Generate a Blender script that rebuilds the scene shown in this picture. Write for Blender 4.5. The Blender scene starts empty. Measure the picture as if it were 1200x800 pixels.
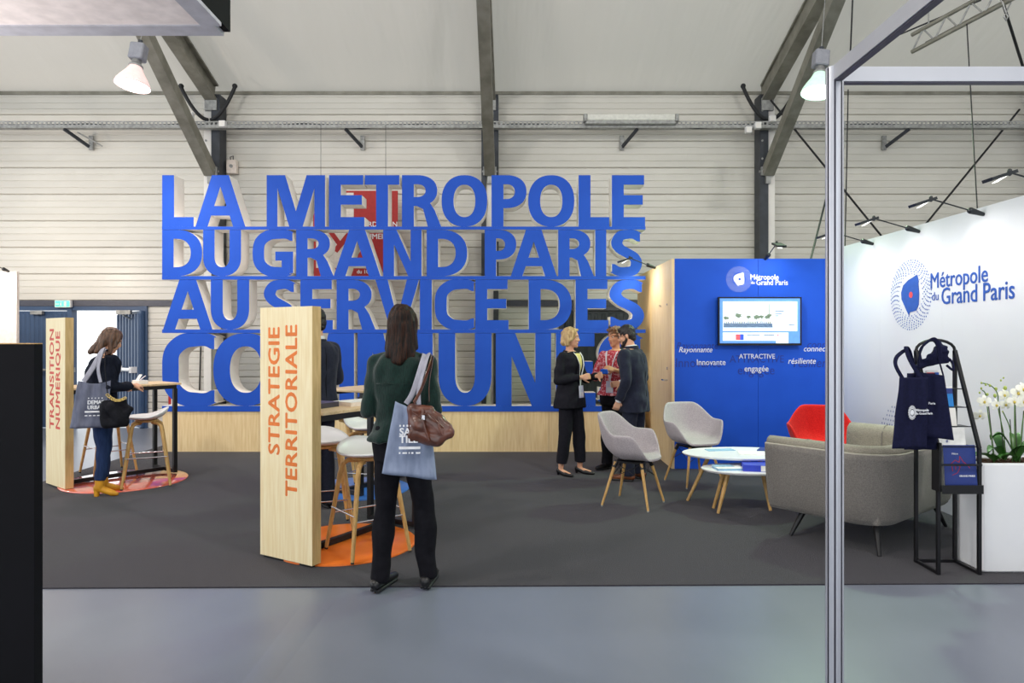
import bpy, bmesh, math, random
from math import pi, sin, cos, radians, sqrt, atan2
from mathutils import Vector, Matrix, noise
from mathutils.geometry import tessellate_polygon

scene = bpy.context.scene
C = scene.collection
random.seed(7)

# ------------------------------------------------------------------ camera
cam_d = bpy.data.cameras.new('camera')
cam_d.sensor_width = 36.0
cam_d.lens = 24.0
cam_d.shift_x = -3.0 / 1200.0
cam_d.shift_y = -2.0 / 1200.0
cam = bpy.data.objects.new('camera', cam_d)
C.objects.link(cam)
cam.location = (0, 0, 1.5)
cam.rotation_euler = (pi / 2, 0, 0)
scene.camera = cam

# ------------------------------------------------------------------ world, exposure
w = bpy.data.worlds.new('world')
scene.world = w
w.use_nodes = True
wn = w.node_tree
bg = wn.nodes['Background']
bg.inputs['Color'].default_value = (0.93, 0.97, 1.0, 1)
bg.inputs['Strength'].default_value = 1.55
scene.view_settings.view_transform = 'Standard'
scene.view_settings.look = 'None'
scene.view_settings.exposure = 0.48
scene.view_settings.gamma = 1.0
scene.view_settings.use_curve_mapping = False
try:
    scene.cycles.max_bounces = 8
    scene.cycles.diffuse_bounces = 5
    scene.cycles.caustics_reflective = False
    scene.cycles.caustics_refractive = False
    scene.cycles.sample_clamp_indirect = 4.0
except Exception:
    pass


def point_light(name, loc, power, col, kind='POINT', radius=0.1, rot=(0, 0, 0), spot=60, blend=0.6, parent=None):
    d = bpy.data.lights.new(name, kind)
    d.energy = power
    d.color = col
    if kind == 'AREA':
        d.shape = 'DISK'
        d.size = radius * 2
    else:
        d.shadow_soft_size = radius
    if kind == 'SPOT':
        d.spot_size = radians(spot)
        d.spot_blend = blend
    o = bpy.data.objects.new(name, d)
    C.objects.link(o)
    o.location = loc
    o.rotation_euler = rot
    if parent:
        o.parent = parent
    return o


def aim(o, target):
    o.rotation_euler = (Vector(target) - Vector(o.location)).to_track_quat('-Z', 'Y').to_euler()


# the hall's own high-bay lamps: those out of view, in line with the two in view
for (lx, ly, lz, e, c_) in [(-4.5, 1.5, 5.6, 330, (1, 0.95, 0.88)), (3.6, 0.8, 5.6, 330, (1, 0.97, 0.90))]:
    point_light('hall_lamp_light', (lx, ly, lz), e, c_, 'POINT', 0.25)
# the neighbouring stand's warm spotlight, washing the hall wall behind it
point_light('stand_lamp_light', (-7.9, 9.3, 2.7), 75, (1, 0.86, 0.72), 'POINT', 0.15)
point_light('soffit_fill_light', (-2.7, 1.6, 1.5), 110, (1, 0.94, 0.91), 'SPOT', 0.12, (pi, 0, 0), 150, 0.6)  # unseen uplight, added to brighten the canopy soffit from below

# ------------------------------------------------------------------ materials
def lin(c):
    r = []
    for v in c[:3]:
        v = v / 255.0
        r.append(v / 12.92 if v <= 0.04045 else ((v + 0.055) / 1.055) ** 2.4)
    return (r[0], r[1], r[2], 1.0)


def mat(name, rgb, rough=0.6, metal=0.0, rgb2=None, scale=20.0, stretch=(1, 1, 1), detail=4.0, bump=0.0, bscale=None,
        emit=0.0, spec=0.5, coat=0.0, sheen=0.0, lo=0.35, hi=0.65):
    m = bpy.data.materials.new(name)
    m.use_nodes = True
    nt = m.node_tree
    b = nt.nodes['Principled BSDF']
    b.inputs['Base Color'].default_value = lin(rgb)
    b.inputs['Roughness'].default_value = rough
    b.inputs['Metallic'].default_value = metal
    b.inputs['Specular IOR Level'].default_value = spec
    b.inputs['Coat Weight'].default_value = coat
    b.inputs['Sheen Weight'].default_value = sheen
    m.diffuse_color = lin(rgb)
    tc = nt.nodes.new('ShaderNodeTexCoord')
    mp = nt.nodes.new('ShaderNodeMapping')
    mp.inputs['Scale'].default_value = stretch
    nt.links.new(tc.outputs['Object'], mp.inputs['Vector'])
    ns = nt.nodes.new('ShaderNodeTexNoise')
    ns.inputs['Scale'].default_value = scale
    ns.inputs['Detail'].default_value = detail
    nt.links.new(mp.outputs['Vector'], ns.inputs['Vector'])
    if rgb2 is None:
        rgb2 = tuple(max(0, v * 0.93) for v in rgb)
    cr = nt.nodes.new('ShaderNodeValToRGB')
    cr.color_ramp.elements[0].position = lo
    cr.color_ramp.elements[1].position = hi
    cr.color_ramp.elements[0].color = lin(rgb2)
    cr.color_ramp.elements[1].color = lin(rgb)
    nt.links.new(ns.outputs['Fac'], cr.inputs['Fac'])
    nt.links.new(cr.outputs['Color'], b.inputs['Base Color'])
    if bump > 0:
        n2 = nt.nodes.new('ShaderNodeTexNoise')
        n2.inputs['Scale'].default_value = bscale or scale
        n2.inputs['Detail'].default_value = 3
        nt.links.new(mp.outputs['Vector'], n2.inputs['Vector'])
        bp = nt.nodes.new('ShaderNodeBump')
        bp.inputs['Strength'].default_value = bump
        bp.inputs['Distance'].default_value = 0.01
        nt.links.new(n2.outputs['Fac'], bp.inputs['Height'])
        nt.links.new(bp.outputs['Normal'], b.inputs['Normal'])
    if emit > 0:
        b.inputs['Emission Color'].default_value = lin(rgb)
        b.inputs['Emission Strength'].default_value = emit
    return m


M = {}
M['siding'] = mat('white_metal_siding', (222, 219, 211), 0.38, 0.0, (210, 207, 199), 1.3, (0.4, 1, 2.0), spec=0.6)
M['siding_joint'] = mat('siding_joint', (150, 148, 142), 0.6)
M['door_blue'] = mat('dark_blue_door_paint', (56, 82, 118), 0.45, 0.0, (50, 75, 110), 3)
M['frame_dark'] = mat('dark_grey_door_frame', (78, 80, 92), 0.45, 0.2)
M['steel_dark'] = mat('dark_painted_steel', (66, 70, 78), 0.5, 0.3, (54, 58, 64), 6)
M['steel_grey'] = mat('weathered_aluminium_beam', (150, 148, 138), 0.5, 0.5, (126, 124, 114), 5, (1, 1, 1))
M['galv'] = mat('galvanised_steel', (172, 173, 172), 0.5, 0.5, (142, 143, 142), 20)
M['black_rubber'] = mat('black_rubber', (24, 25, 30), 0.6)
M['vinyl'] = mat('grey_vinyl_floor', (122, 128, 142), 0.33, 0.0, (111, 117, 131), 0.9, (1, 0.5, 1), 5, bump=0.15, bscale=1.1, spec=0.35)
M['carpet'] = mat('charcoal_carpet', (62, 60, 68), 0.95, 0.0, (40, 38, 45), 130, (1, 1, 1), 3, bump=0.6, bscale=200, spec=0.1, sheen=0.15, lo=0.3, hi=0.7)
M['blue'] = mat('royal_blue_board', (31, 84, 194), 0.6, 0.0, (29, 80, 188), 3, spec=0.25)
M['blue_wall'] = mat('royal_blue_wall_board', (28, 86, 206), 0.6, 0.0, (26, 82, 200), 3, spec=0.25)
M['white_board'] = mat('white_foam_board', (246, 243, 238), 0.7, 0.0, (242, 239, 234), 5)
M['white_wall'] = mat('white_stand_wall', (226, 228, 232), 0.55, 0.0, (222, 225, 230), 1.0, spec=0.3)
M['cream_wall'] = mat('cream_stand_wall', (238, 226, 216), 0.6)
M['wood'] = mat('pale_wood_veneer', (244, 220, 174), 0.5, 0.0, (226, 196, 144), 14, (3.0, 3.0, 0.22), 6, spec=0.35, lo=0.3, hi=0.7)
M['wood_h'] = mat('pale_wood_top', (226, 200, 160), 0.45, 0.0, (210, 180, 136), 16, (0.3, 3.0, 3.0), 6)
M['wood_panel'] = mat('birch_sign_board', (246, 232, 194), 0.5, 0.0, (236, 216, 170), 18, (3.0, 3.0, 0.2), 6, spec=0.3)
M['wood_edge'] = mat('birch_board_edge', (214, 184, 130), 0.55, 0.0, (196, 164, 108), 22, (3, 3, 0.3), 5)
M['oak'] = mat('oak_leg', (212, 172, 108), 0.45, 0.0, (188, 144, 84), 30, (3, 3, 0.4), 5)
M['oak_dark'] = mat('oak_underside', (176, 130, 76), 0.5, 0.0, (150, 106, 60), 30)
M['black_metal'] = mat('black_powder_coated_steel', (22, 22, 26), 0.4, 0.2)
M['chrome'] = mat('chrome', (215, 215, 220), 0.2, 1.0)
M['white_plastic'] = mat('white_plastic', (238, 238, 240), 0.35, 0.0, (234, 234, 237), 5)
M['orange'] = mat('orange_vinyl', (240, 124, 40), 0.3, 0.0, (232, 114, 34), 8, spec=0.3)
M['rug_blue'] = mat('blue_vinyl', (60, 120, 205), 0.35, 0.0, (56, 112, 196), 8, spec=0.4)
M['pink'] = mat('coral_vinyl', (240, 110, 84), 0.12, 0.0, (232, 100, 76), 8, spec=1.0, coat=0.8)
M['text_orange'] = mat('orange_lettering', (236, 126, 48), 0.6)
M['text_red'] = mat('red_lettering', (214, 74, 58), 0.6)
M['text_white'] = mat('white_lettering', (240, 242, 248), 0.6)
M['text_navy'] = mat('dark_blue_lettering', (18, 50, 150), 0.6)
M['text_blue'] = mat('blue_lettering', (40, 88, 180), 0.6)
M['grey_fabric'] = mat('light_grey_felt', (184, 176, 180), 0.9, 0.0, (162, 154, 160), 120, (1, 1, 1), 3, bump=0.3, bscale=150, spec=0.1, sheen=0.2)
M['red_fabric'] = mat('red_felt', (206, 38, 34), 0.9, 0.0, (186, 28, 28), 90, bump=0.3, bscale=150, spec=0.1, sheen=0.15)
M['sofa'] = mat('grey_green_sofa_wool', (132, 127, 122), 0.95, 0.0, (112, 108, 104), 130, (1, 1, 1), 3, bump=0.35, bscale=160, spec=0.1, sheen=0.2)
M['sofa_in'] = mat('sofa_inner_wool', (150, 145, 132), 0.95, 0.0, (132, 127, 116), 110, bump=0.35, bscale=150, spec=0.1, sheen=0.2)
M['sofa_pipe'] = mat('sofa_piping', (176, 170, 158), 0.8)
M['table_white'] = mat('white_laminate', (240, 240, 242), 0.3, 0.0, (236, 236, 238), 6)
M['paper'] = mat('white_paper', (238, 238, 236), 0.7)
M['paper_blue'] = mat('pale_blue_paper', (150, 190, 222), 0.6)
M['book_blue'] = mat('blue_box_print', (44, 66, 200), 0.45)
M['book_navy'] = mat('navy_cover', (34, 56, 130), 0.45, 0.0, (30, 50, 122), 10)
M['book_purple'] = mat('purple_cover', (86, 80, 120), 0.4)
M['book_dark'] = mat('dark_book_spine', (60, 56, 70), 0.5)
M['sky_print'] = mat('bright_blue_print', (44, 140, 222), 0.4)
M['aluminium'] = mat('anodised_aluminium', (200, 202, 210), 0.35, 0.55, (188, 190, 200), 2, (1, 1, 0.2))
M['alu_dark'] = mat('aluminium_groove', (92, 90, 104), 0.5, 0.5)
M['black_panel'] = mat('black_counter_board', (13, 13, 18), 0.6, 0.0, (11, 11, 15), 4, spec=0.12)
M['fascia'] = mat('cream_fascia_panel', (246, 236, 232), 0.6)
M['fascia_frame'] = mat('grey_fascia_frame', (192, 192, 200), 0.5)
M['lamp_body'] = mat('grey_lamp_housing', (150, 152, 162), 0.5, 0.2)
M['black_gloss'] = mat('glossy_black_bezel', (10, 10, 14), 0.2)
M['black_light'] = mat('black_spotlight_metal', (40, 44, 48), 0.35, 0.4)
M['red_poster'] = mat('red_poster_print', (178, 38, 38), 0.6)
M['white_poster'] = mat('white_poster_print', (232, 224, 216), 0.6)
M['red_box'] = mat('red_equipment', (190, 30, 30), 0.5)
M['planter'] = mat('white_planter_plastic', (236, 237, 240), 0.35, 0.0, (232, 233, 237), 3)
M['leaf'] = mat('orchid_leaf_green', (66, 122, 44), 0.35, 0.0, (44, 96, 30), 12)
M['stem'] = mat('dark_orchid_stem', (58, 62, 50), 0.5)
M['stem_green'] = mat('green_orchid_stem', (88, 124, 60), 0.5)
M['petal'] = mat('white_orchid_petal', (246, 246, 236), 0.6, 0.0, (240, 240, 222), 14)
M['petal_eye'] = mat('yellow_orchid_heart', (214, 190, 84), 0.6)
M['bud'] = mat('green_orchid_bud', (172, 188, 92), 0.5)
M['bark'] = mat('brown_bark_chips', (92, 62, 42), 0.9, 0.0, (58, 38, 26), 40, bump=0.8)
M['tote_navy'] = mat('navy_cotton', (28, 30, 58), 0.9, 0.0, (24, 26, 50), 60, bump=0.3, bscale=30, spec=0.1)
M['tote_grey'] = mat('grey_blue_cotton', (138, 150, 176), 0.85, 0.0, (120, 132, 158), 30, (1, 1, 0.3), bump=0.3, bscale=12, spec=0.2)
M['tote_grey2'] = mat('slate_cotton', (112, 116, 134), 0.85, 0.0, (96, 100, 120), 30, (1, 1, 0.3), bump=0.3, bscale=12, spec=0.2)
M['strap_grey'] = mat('pale_grey_webbing', (164, 164, 178), 0.8)
M['leather'] = mat('chestnut_leather', (104, 58, 42), 0.32, 0.0, (72, 38, 28), 14, (1, 1, 1), 4, bump=0.3, bscale=18, coat=0.3)
M['gold'] = mat('brass_chain', (206, 180, 110), 0.3, 0.9)
M['black_fabric'] = mat('black_fabric', (24, 25, 32), 0.85, 0.0, (18, 19, 25), 60, bump=0.3, bscale=30, spec=0.2)
M['green_velvet'] = mat('bottle_green_corduroy', (10, 44, 38), 0.8, 0.0, (5, 28, 25), 60, (3, 3, 0.5), bump=0.3, bscale=40, sheen=0.25, spec=0.2)
M['trouser_black'] = mat('black_trouser_wool', (22, 22, 28), 0.9, 0.0, (16, 16, 22), 30, spec=0.15)
M['navy_suit'] = mat('navy_suit_wool', (34, 38, 56), 0.85, 0.0, (28, 32, 48), 40, spec=0.2, sheen=0.1)
M['black_suit'] = mat('black_suit_wool', (28, 28, 36), 0.85, 0.0, (22, 22, 30), 40, spec=0.2)
M['navy_knit'] = mat('dark_navy_knit', (26, 30, 44), 0.9, 0.0, (20, 24, 36), 40, spec=0.15)
M['jeans'] = mat('indigo_denim', (36, 54, 92), 0.85, 0.0, (26, 42, 76), 26, (2, 2, 0.4), spec=0.2)
M['mustard'] = mat('mustard_suede', (212, 150, 24), 0.6, 0.0, (190, 130, 16), 14)
M['shoe_black'] = mat('black_shoe_leather', (18, 18, 22), 0.35)
M['shoe_brown'] = mat('brown_shoe_leather', (122, 70, 40), 0.4)
M['skin'] = mat('skin', (222, 172, 142), 0.5, 0.0, (214, 160, 130), 8, spec=0.3)
M['skin_tan'] = mat('tanned_skin', (206, 150, 116), 0.5, 0.0, (196, 138, 104), 8, spec=0.3)
M['lips'] = mat('lips', (176, 96, 84), 0.45)
M['eye_white'] = mat('eye', (220, 216, 210), 0.3)
M['iris'] = mat('dark_iris', (40, 32, 28), 0.3)
M['hair_dark'] = mat('dark_brown_hair', (64, 36, 22), 0.5, 0.0, (14, 9, 8), 40, (3, 3, 0.2), 5, bump=0.6, bscale=60, spec=0.2, lo=0.42, hi=0.72)
M['hair_brown'] = mat('mid_brown_hair', (112, 78, 56), 0.5, 0.0, (60, 42, 32), 26, (3, 3, 0.25), 5, bump=0.5, bscale=50)
M['hair_blonde'] = mat('blonde_hair', (206, 176, 124), 0.45, 0.0, (158, 126, 80), 26, (3, 3, 0.3), 5, bump=0.5, bscale=50)
M['hair_black'] = mat('black_hair', (30, 24, 22), 0.5, 0.0, (20, 16, 15), 40, bump=0.4)
M['hair_short'] = mat('short_chestnut_hair', (132, 92, 58), 0.5, 0.0, (88, 58, 38), 34, (2, 2, 1), bump=0.5, bscale=50)
M['shirt'] = mat('white_shirt', (232, 232, 236), 0.7)
M['yellow_top'] = mat('pale_yellow_top', (226, 208, 130), 0.7)
M['lanyard'] = mat('white_lanyard', (226, 222, 230), 0.6)
M['badge'] = mat('badge_card', (206, 204, 226), 0.35)
M['blouse'] = mat('red_patterned_blouse', (178, 44, 60), 0.8, 0.0, (224, 172, 178), 46, (1, 1, 1), 2, lo=0.36, hi=0.5)
M['green_sign'] = mat('green_exit_face', (90, 214, 170), 0.4, emit=0.9)
M['screen_blue'] = mat('screen_blue', (96, 150, 232), 0.3, emit=0.45)
M['screen_white'] = mat('screen_white', (222, 240, 250), 0.3, emit=0.57)
M['screen_sky'] = mat('screen_sky', (228, 236, 242), 0.3, emit=0.51)
M['screen_water'] = mat('screen_water', (110, 136, 164), 0.3, emit=0.36, rgb2=(60, 84, 116), scale=20, stretch=(1, 1, 6))
M['screen_tree'] = mat('screen_tree', (120, 140, 118), 0.3, emit=0.30)
M['screen_red'] = mat('screen_red', (226, 96, 104), 0.3, emit=0.42)
M['screen_mid'] = mat('screen_mid_blue', (58, 92, 210), 0.3, emit=0.42)
M['lamp_glow'] = mat('lamp_glow', (255, 246, 240), 0.4, emit=14.0)
M['lamp_glow_green'] = mat('lamp_glow_green', (226, 255, 238), 0.4, emit=9.0)
M['led'] = mat('led_face', (255, 255, 250), 0.4, emit=1.5)
M['tube_cover'] = mat('fluorescent_cover', (232, 232, 224), 0.35)
M['red_dot'] = mat('red_dot_print', (230, 80, 84), 0.6)
M['dot_grey'] = mat('grey_blue_dots', (120, 134, 176), 0.6)
M['beard'] = mat('dark_beard', (44, 32, 28), 0.8, 0.0, (30, 22, 20), 60, bump=0.5)
M['paving'] = mat('pale_concrete_paving', (206, 210, 214), 0.8, 0.0, (196, 200, 204), 2)

# tent fabric: lets some daylight through
def fabric():
    m = bpy.data.materials.new('white_tent_fabric')
    m.use_nodes = True
    nt = m.node_tree
    out = nt.nodes['Material Output']
    nt.nodes.remove(nt.nodes['Principled BSDF'])
    d = nt.nodes.new('ShaderNodeBsdfDiffuse')
    t = nt.nodes.new('ShaderNodeBsdfTranslucent')
    mx = nt.nodes.new('ShaderNodeMixShader')
    tc = nt.nodes.new('ShaderNodeTexCoord')
    mp = nt.nodes.new('ShaderNodeMapping')
    mp.inputs['Scale'].default_value = (2.2, 0.35, 0.35)
    ns = nt.nodes.new('ShaderNodeTexNoise')
    ns.inputs['Scale'].default_value = 0.9
    ns.inputs['Detail'].default_value = 3
    bp = nt.nodes.new('ShaderNodeBump')
    bp.inputs['Strength'].default_value = 0.5
    bp.inputs['Distance'].default_value = 0.12
    nt.links.new(tc.outputs['Object'], mp.inputs['Vector'])
    nt.links.new(mp.outputs['Vector'], ns.inputs['Vector'])
    nt.links.new(ns.outputs['Fac'], bp.inputs['Height'])
    nt.links.new(bp.outputs['Normal'], d.inputs['Normal'])
    d.inputs['Color'].default_value = lin((214, 210, 204))
    t.inputs['Color'].default_value = lin((206, 204, 194))
    mx.inputs['Fac'].default_value = 0.16
    nt.links.new(d.outputs[0], mx.inputs[1])
    nt.links.new(t.outputs[0], mx.inputs[2])
    nt.links.new(mx.outputs[0], out.inputs['Surface'])
    return m


M['fabric'] = fabric()


# ------------------------------------------------------------------ object helpers
def tag(o, label=None, cat=None, group=None, kind=None):
    if label:
        o['label'] = label
    if cat:
        o['category'] = cat
    if group:
        o['group'] = group
    if kind:
        o['kind'] = kind
    return o


def thing(name, label, cat, loc=(0, 0, 0), rz=0.0, group=None):
    o = bpy.data.objects.new(name, None)
    o.empty_display_size = 0.1
    C.objects.link(o)
    o.location = loc
    o.rotation_euler = (0, 0, rz)
    return tag(o, label, cat, group)


def copy_tree(o, parent=None):
    c = o.copy()
    C.objects.link(c)
    if parent:
        c.parent = parent
    for ch in list(o.children):
        copy_tree(ch, c)
    return c


class MB:
    def __init__(self):
        self.v = []
        self.f = []
        self.m = []
        self.s = []

    def add(self, vs, fs, mi=0, smooth=False, mx=None):
        n = len(self.v)
        if mx is not None:
            vs = [mx @ Vector(p) for p in vs]
        self.v += [tuple(p) for p in vs]
        for f in fs:
            self.f.append(tuple(i + n for i in f))
            self.m.append(mi)
            self.s.append(smooth)
        return self

    def box(self, x0, x1, y0, y1, z0, z1, mi=0, mx=None):
        vs = [(x0, y0, z0), (x1, y0, z0), (x1, y1, z0), (x0, y1, z0), (x0, y0, z1), (x1, y0, z1), (x1, y1, z1), (x0, y1, z1)]
        fs = [(0, 3, 2, 1), (4, 5, 6, 7), (0, 1, 5, 4), (1, 2, 6, 5), (2, 3, 7, 6), (3, 0, 4, 7)]
        return self.add(vs, fs, mi, False, mx)

    def rbox(self, x0, x1, y0, y1, z0, z1, r=0.01, mi=0, mx=None, seg=3):
        """box with its four vertical corners rounded and top edge chamfered"""
        out = []
        for (cx, cy, a0) in ((x1 - r, y1 - r, 0), (x0 + r, y1 - r, pi / 2), (x0 + r, y0 + r, pi), (x1 - r, y0 + r, 1.5 * pi)):
            for k in range(seg + 1):
                a = a0 + k * pi / 2 / seg
                out.append((cos(a), sin(a), cx, cy))
        n = len(out)
        c = r * 0.4
        vs = []
        for (z, rr) in ((z0, r - c), (z0 + c, r), (z1 - c, r), (z1, r - c)):
            vs += [(cx + ca * rr, cy + sa * rr, z) for (ca, sa, cx, cy) in out]
        fs = [tuple(reversed(range(n))), tuple(range(3 * n, 4 * n))]
        for j in range(3):
            for i in range(n):
                fs.append((j * n + i, j * n + (i + 1) % n, (j + 1) * n + (i + 1) % n, (j + 1) * n + i))
        return self.add(vs, fs, mi, False, mx)

    def cyl(self, a, b, r0, r1=None, n=12, mi=0, smooth=True, caps=True):
        a, b = Vector(a), Vector(b)
        r1 = r0 if r1 is None else r1
        d = (b - a).normalized()
        u = d.orthogonal().normalized()
        v = d.cross(u)
        vs = []
        for (p, r) in ((a, r0), (b, r1)):
            for i in range(n):
                t = 2 * pi * i / n
                vs.append(p + (u * cos(t) + v * sin(t)) * r)
        fs = [(i, (i + 1) % n, n + (i + 1) % n, n + i) for i in range(n)]
        self.add(vs, fs, mi, smooth)
        if caps:
            self.add(vs, [tuple(reversed(range(n))), tuple(range(n, 2 * n))], mi, False)
        return self

    def bar(self, a, b, w, h, up=(0, 0, 1), mi=0):
        a, b = Vector(a), Vector(b)
        d = (b - a).normalized()
        s = d.cross(Vector(up))
        s = s.normalized() if s.length > 1e-6 else d.orthogonal().normalized()
        u = s.cross(d)
        vs = []
        for p in (a, b):
            for (i, j) in ((-1, -1), (1, -1), (1, 1), (-1, 1)):
                vs.append(p + s * i * w / 2 + u * j * h / 2)
        fs = [(3, 2, 1, 0), (4, 5, 6, 7), (0, 1, 5, 4), (1, 2, 6, 5), (2, 3, 7, 6), (3, 0, 4, 7)]
        return self.add(vs, fs, mi)

    def tube(self, pts, r, n=8, mi=0, closed=False, flat=None):
        """round tube through points; r may be a list; flat=(a,b) scales the section"""
        pts = [Vector(p) for p in pts]
        k = len(pts)
        rs = r if isinstance(r, (list, tuple)) else [r] * k
        prev = None
        vs = []
        for i, p in enumerate(pts):
            if closed:
                d = pts[(i + 1) % k] - pts[i - 1]
            else:
                d = pts[min(i + 1, k - 1)] - pts[max(i - 1, 0)]
            d.normalize()
            if prev is None:
                u = d.orthogonal().normalized()
                if flat is not None:
                    u = d.cross(Vector((0, 0, 1)))
                    u = u.normalized() if u.length > 1e-4 else d.orthogonal().normalized()
            else:
                u = (prev - d * prev.dot(d))
                u = u.normalized() if u.length > 1e-6 else d.orthogonal().normalized()
            prev = u
            v = d.cross(u)
            fa, fb = flat if flat else (1, 1)
            for j in range(n):
                t = 2 * pi * j / n
                vs.append(p + (u * cos(t) * fa + v * sin(t) * fb) * rs[i])
        fs = []
        rng = k if closed else k - 1
        for i in range(rng):
            for j in range(n):
                a = i * n + j
                b = i * n + (j + 1) % n
                c = ((i + 1) % k) * n + (j + 1) % n
                d = ((i + 1) % k) * n + j
                fs.append((a, b, c, d))
        self.add(vs, fs, mi, True)
        if not closed:
            self.add(vs, [tuple(reversed(range(n))), tuple(range((k - 1) * n, k * n))], mi, False)
        return self

    def ell(self, c, r, n=14, m=9, mi=0, mx=None):
        vs = []
        for i in range(1, m):
            ph = pi * i / m
            for j in range(n):
                t = 2 * pi * j / n
                vs.append((c[0] + r[0] * sin(ph) * cos(t), c[1] + r[1] * sin(ph) * sin(t), c[2] + r[2] * cos(ph)))
        top = len(vs)
        vs.append((c[0], c[1], c[2] + r[2]))
        vs.append((c[0], c[1], c[2] - r[2]))
        fs = []
        for i in range(m - 2):
            for j in range(n):
                fs.append((i * n + j, (i + 1) * n + j, (i + 1) * n + (j + 1) % n, i * n + (j + 1) % n))
        for j in range(n):
            fs.append((top, j, (j + 1) % n))
            fs.append((top + 1, (m - 2) * n + (j + 1) % n, (m - 2) * n + j))
        return self.add(vs, fs, mi, True, mx)

    def cap(self, a, b, r0, r1=None, n=12, mx=None):
        """capsule (round ended, tapering)"""
        a, b = Vector(a), Vector(b)
        r1 = r0 if r1 is None else r1
        d = b - a
        L = d.length
        d = d.normalized() if L > 1e-6 else Vector((0, 0, 1))
        u = d.orthogonal().normalized()
        v = d.cross(u)
        rings = []
        for k in range(1, 5):
            t = pi / 2 * k / 4
            rings.append((a - d * r0 * cos(t), r0 * sin(t)))
        for k in range(0, 4):
            t = pi / 2 * k / 4
            rings.append((b + d * r1 * sin(t), r1 * cos(t)))
        vs = []
        for (p, r) in rings:
            for j in range(n):
                t = 2 * pi * j / n
                vs.append(p + (u * cos(t) + v * sin(t)) * r)
        k = len(rings)
        fs = []
        for i in range(k - 1):
            for j in range(n):
                fs.append((i * n + j, i * n + (j + 1) % n, (i + 1) * n + (j + 1) % n, (i + 1) * n + j))
        vs.append(a - d * r0)
        vs.append(b + d * r1)
        for j in range(n):
            fs.append((k * n, (j + 1) % n, j))
            fs.append((k * n + 1, (k - 1) * n + j, (k - 1) * n + (j + 1) % n))
        return self.add(vs, fs, 0, True, mx)

    def loft(self, secs, n=24, mi=0, mx=None, e=2.0):
        """secs: (cx, cy, z, rx, ry); closed stack of (super)ellipses"""
        vs = []
        for (cx, cy, z, rx, ry) in secs:
            for j in range(n):
                t = 2 * pi * j / n
                ct, st = cos(t), sin(t)
                vs.append((cx + rx * math.copysign(abs(ct) ** (2 / e), ct), cy + ry * math.copysign(abs(st) ** (2 / e), st), z))
        k = len(secs)
        fs = []
        up = secs[-1][2] > secs[0][2]
        for i in range(k - 1):
            for j in range(n):
                q = (i * n + j, i * n + (j + 1) % n, (i + 1) * n + (j + 1) % n, (i + 1) * n + j)
                fs.append(q if up else tuple(reversed(q)))
        self.add(vs, fs, mi, True, mx)
        a, b = tuple(reversed(range(n))), tuple(range((k - 1) * n, k * n))
        if not up:
            a, b = tuple(reversed(a)), tuple(reversed(b))
        self.add(vs, [a, b], mi, False, mx)
        return self

    def lathe(self, prof, n=24, c=(0, 0, 0), mi=0, mx=None):
        vs = []
        for (r, z) in prof:
            for j in range(n):
                t = 2 * pi * j / n
                vs.append((c[0] + r * cos(t), c[1] + r * sin(t), c[2] + z))
        fs = []
        for i in range(len(prof) - 1):
            for j in range(n):
                fs.append((i * n + j, i * n + (j + 1) % n, (i + 1) * n + (j + 1) % n, (i + 1) * n + j))
        return self.add(vs, fs, mi, True, mx)

    def prism(self, loops, depth, mi_face=0, mi_side=0, mx=None):
        """2D loops in XZ (first outer, others holes), front at y=0, back at y=depth"""
        polys = []
        for k, lp in enumerate(loops):
            ar = sum(lp[i][0] * lp[(i + 1) % len(lp)][1] - lp[(i + 1) % len(lp)][0] * lp[i][1] for i in range(len(lp)))
            lp = list(lp)
            if (ar > 0) != (k == 0):
                lp.reverse()
            polys.append(lp)
        flat = [p for lp in polys for p in lp]
        tris = tessellate_polygon([[Vector((p[0], p[1], 0)) for p in lp] for lp in polys])
        n = len(flat)
        vf = [(p[0], 0, p[1]) for p in flat]
        vb = [(p[0], depth, p[1]) for p in flat]
        ft = []
        for t in tris:
            a, b, c = [flat[i] for i in t]
            ar = (b[0] - a[0]) * (c[1] - a[1]) - (c[0] - a[0]) * (b[1] - a[1])
            ft.append(tuple(t) if ar > 0 else tuple(reversed(t)))
        self.add(vf, ft, mi_face, False, mx)
        self.add(vb, [tuple(reversed(t)) for t in ft], mi_side, False, mx)
        o = 0
        sides = []
        for lp in polys:
            k = len(lp)
            for i in range(k):
                a = o + i
                b = o + (i + 1) % k
                sides.append((a, a + n, b + n, b))
            o += k
        self.add(vf + vb, sides, mi_side, False, mx)
        return self

    def build(self, name, mats, parent=None, bevel=0.0):
        me = bpy.data.meshes.new(name)
        me.from_pydata(self.v, [], self.f)
        if not isinstance(mats, (list, tuple)):
            mats = [mats]
        for m in mats:
            me.materials.append(M[m] if isinstance(m, str) else m)
        me.polygons.foreach_set('material_index', self.m)
        me.polygons.foreach_set('use_smooth', self.s)
        me.update()
        o = bpy.data.objects.new(name, me)
        C.objects.link(o)
        if parent:
            o.parent = parent
        if bevel > 0:
            bm = bmesh.new()
            bm.from_mesh(me)
            bmesh.ops.remove_doubles(bm, verts=bm.verts, dist=1e-5)
            es = [e for e in bm.edges if len(e.link_faces) == 2 and e.calc_face_angle(0) > 0.6]
            bmesh.ops.bevel(bm, geom=es, offset=bevel, segments=2, affect='EDGES', profile=0.6)
            bm.to_mesh(me)
            bm.free()
        return o


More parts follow.
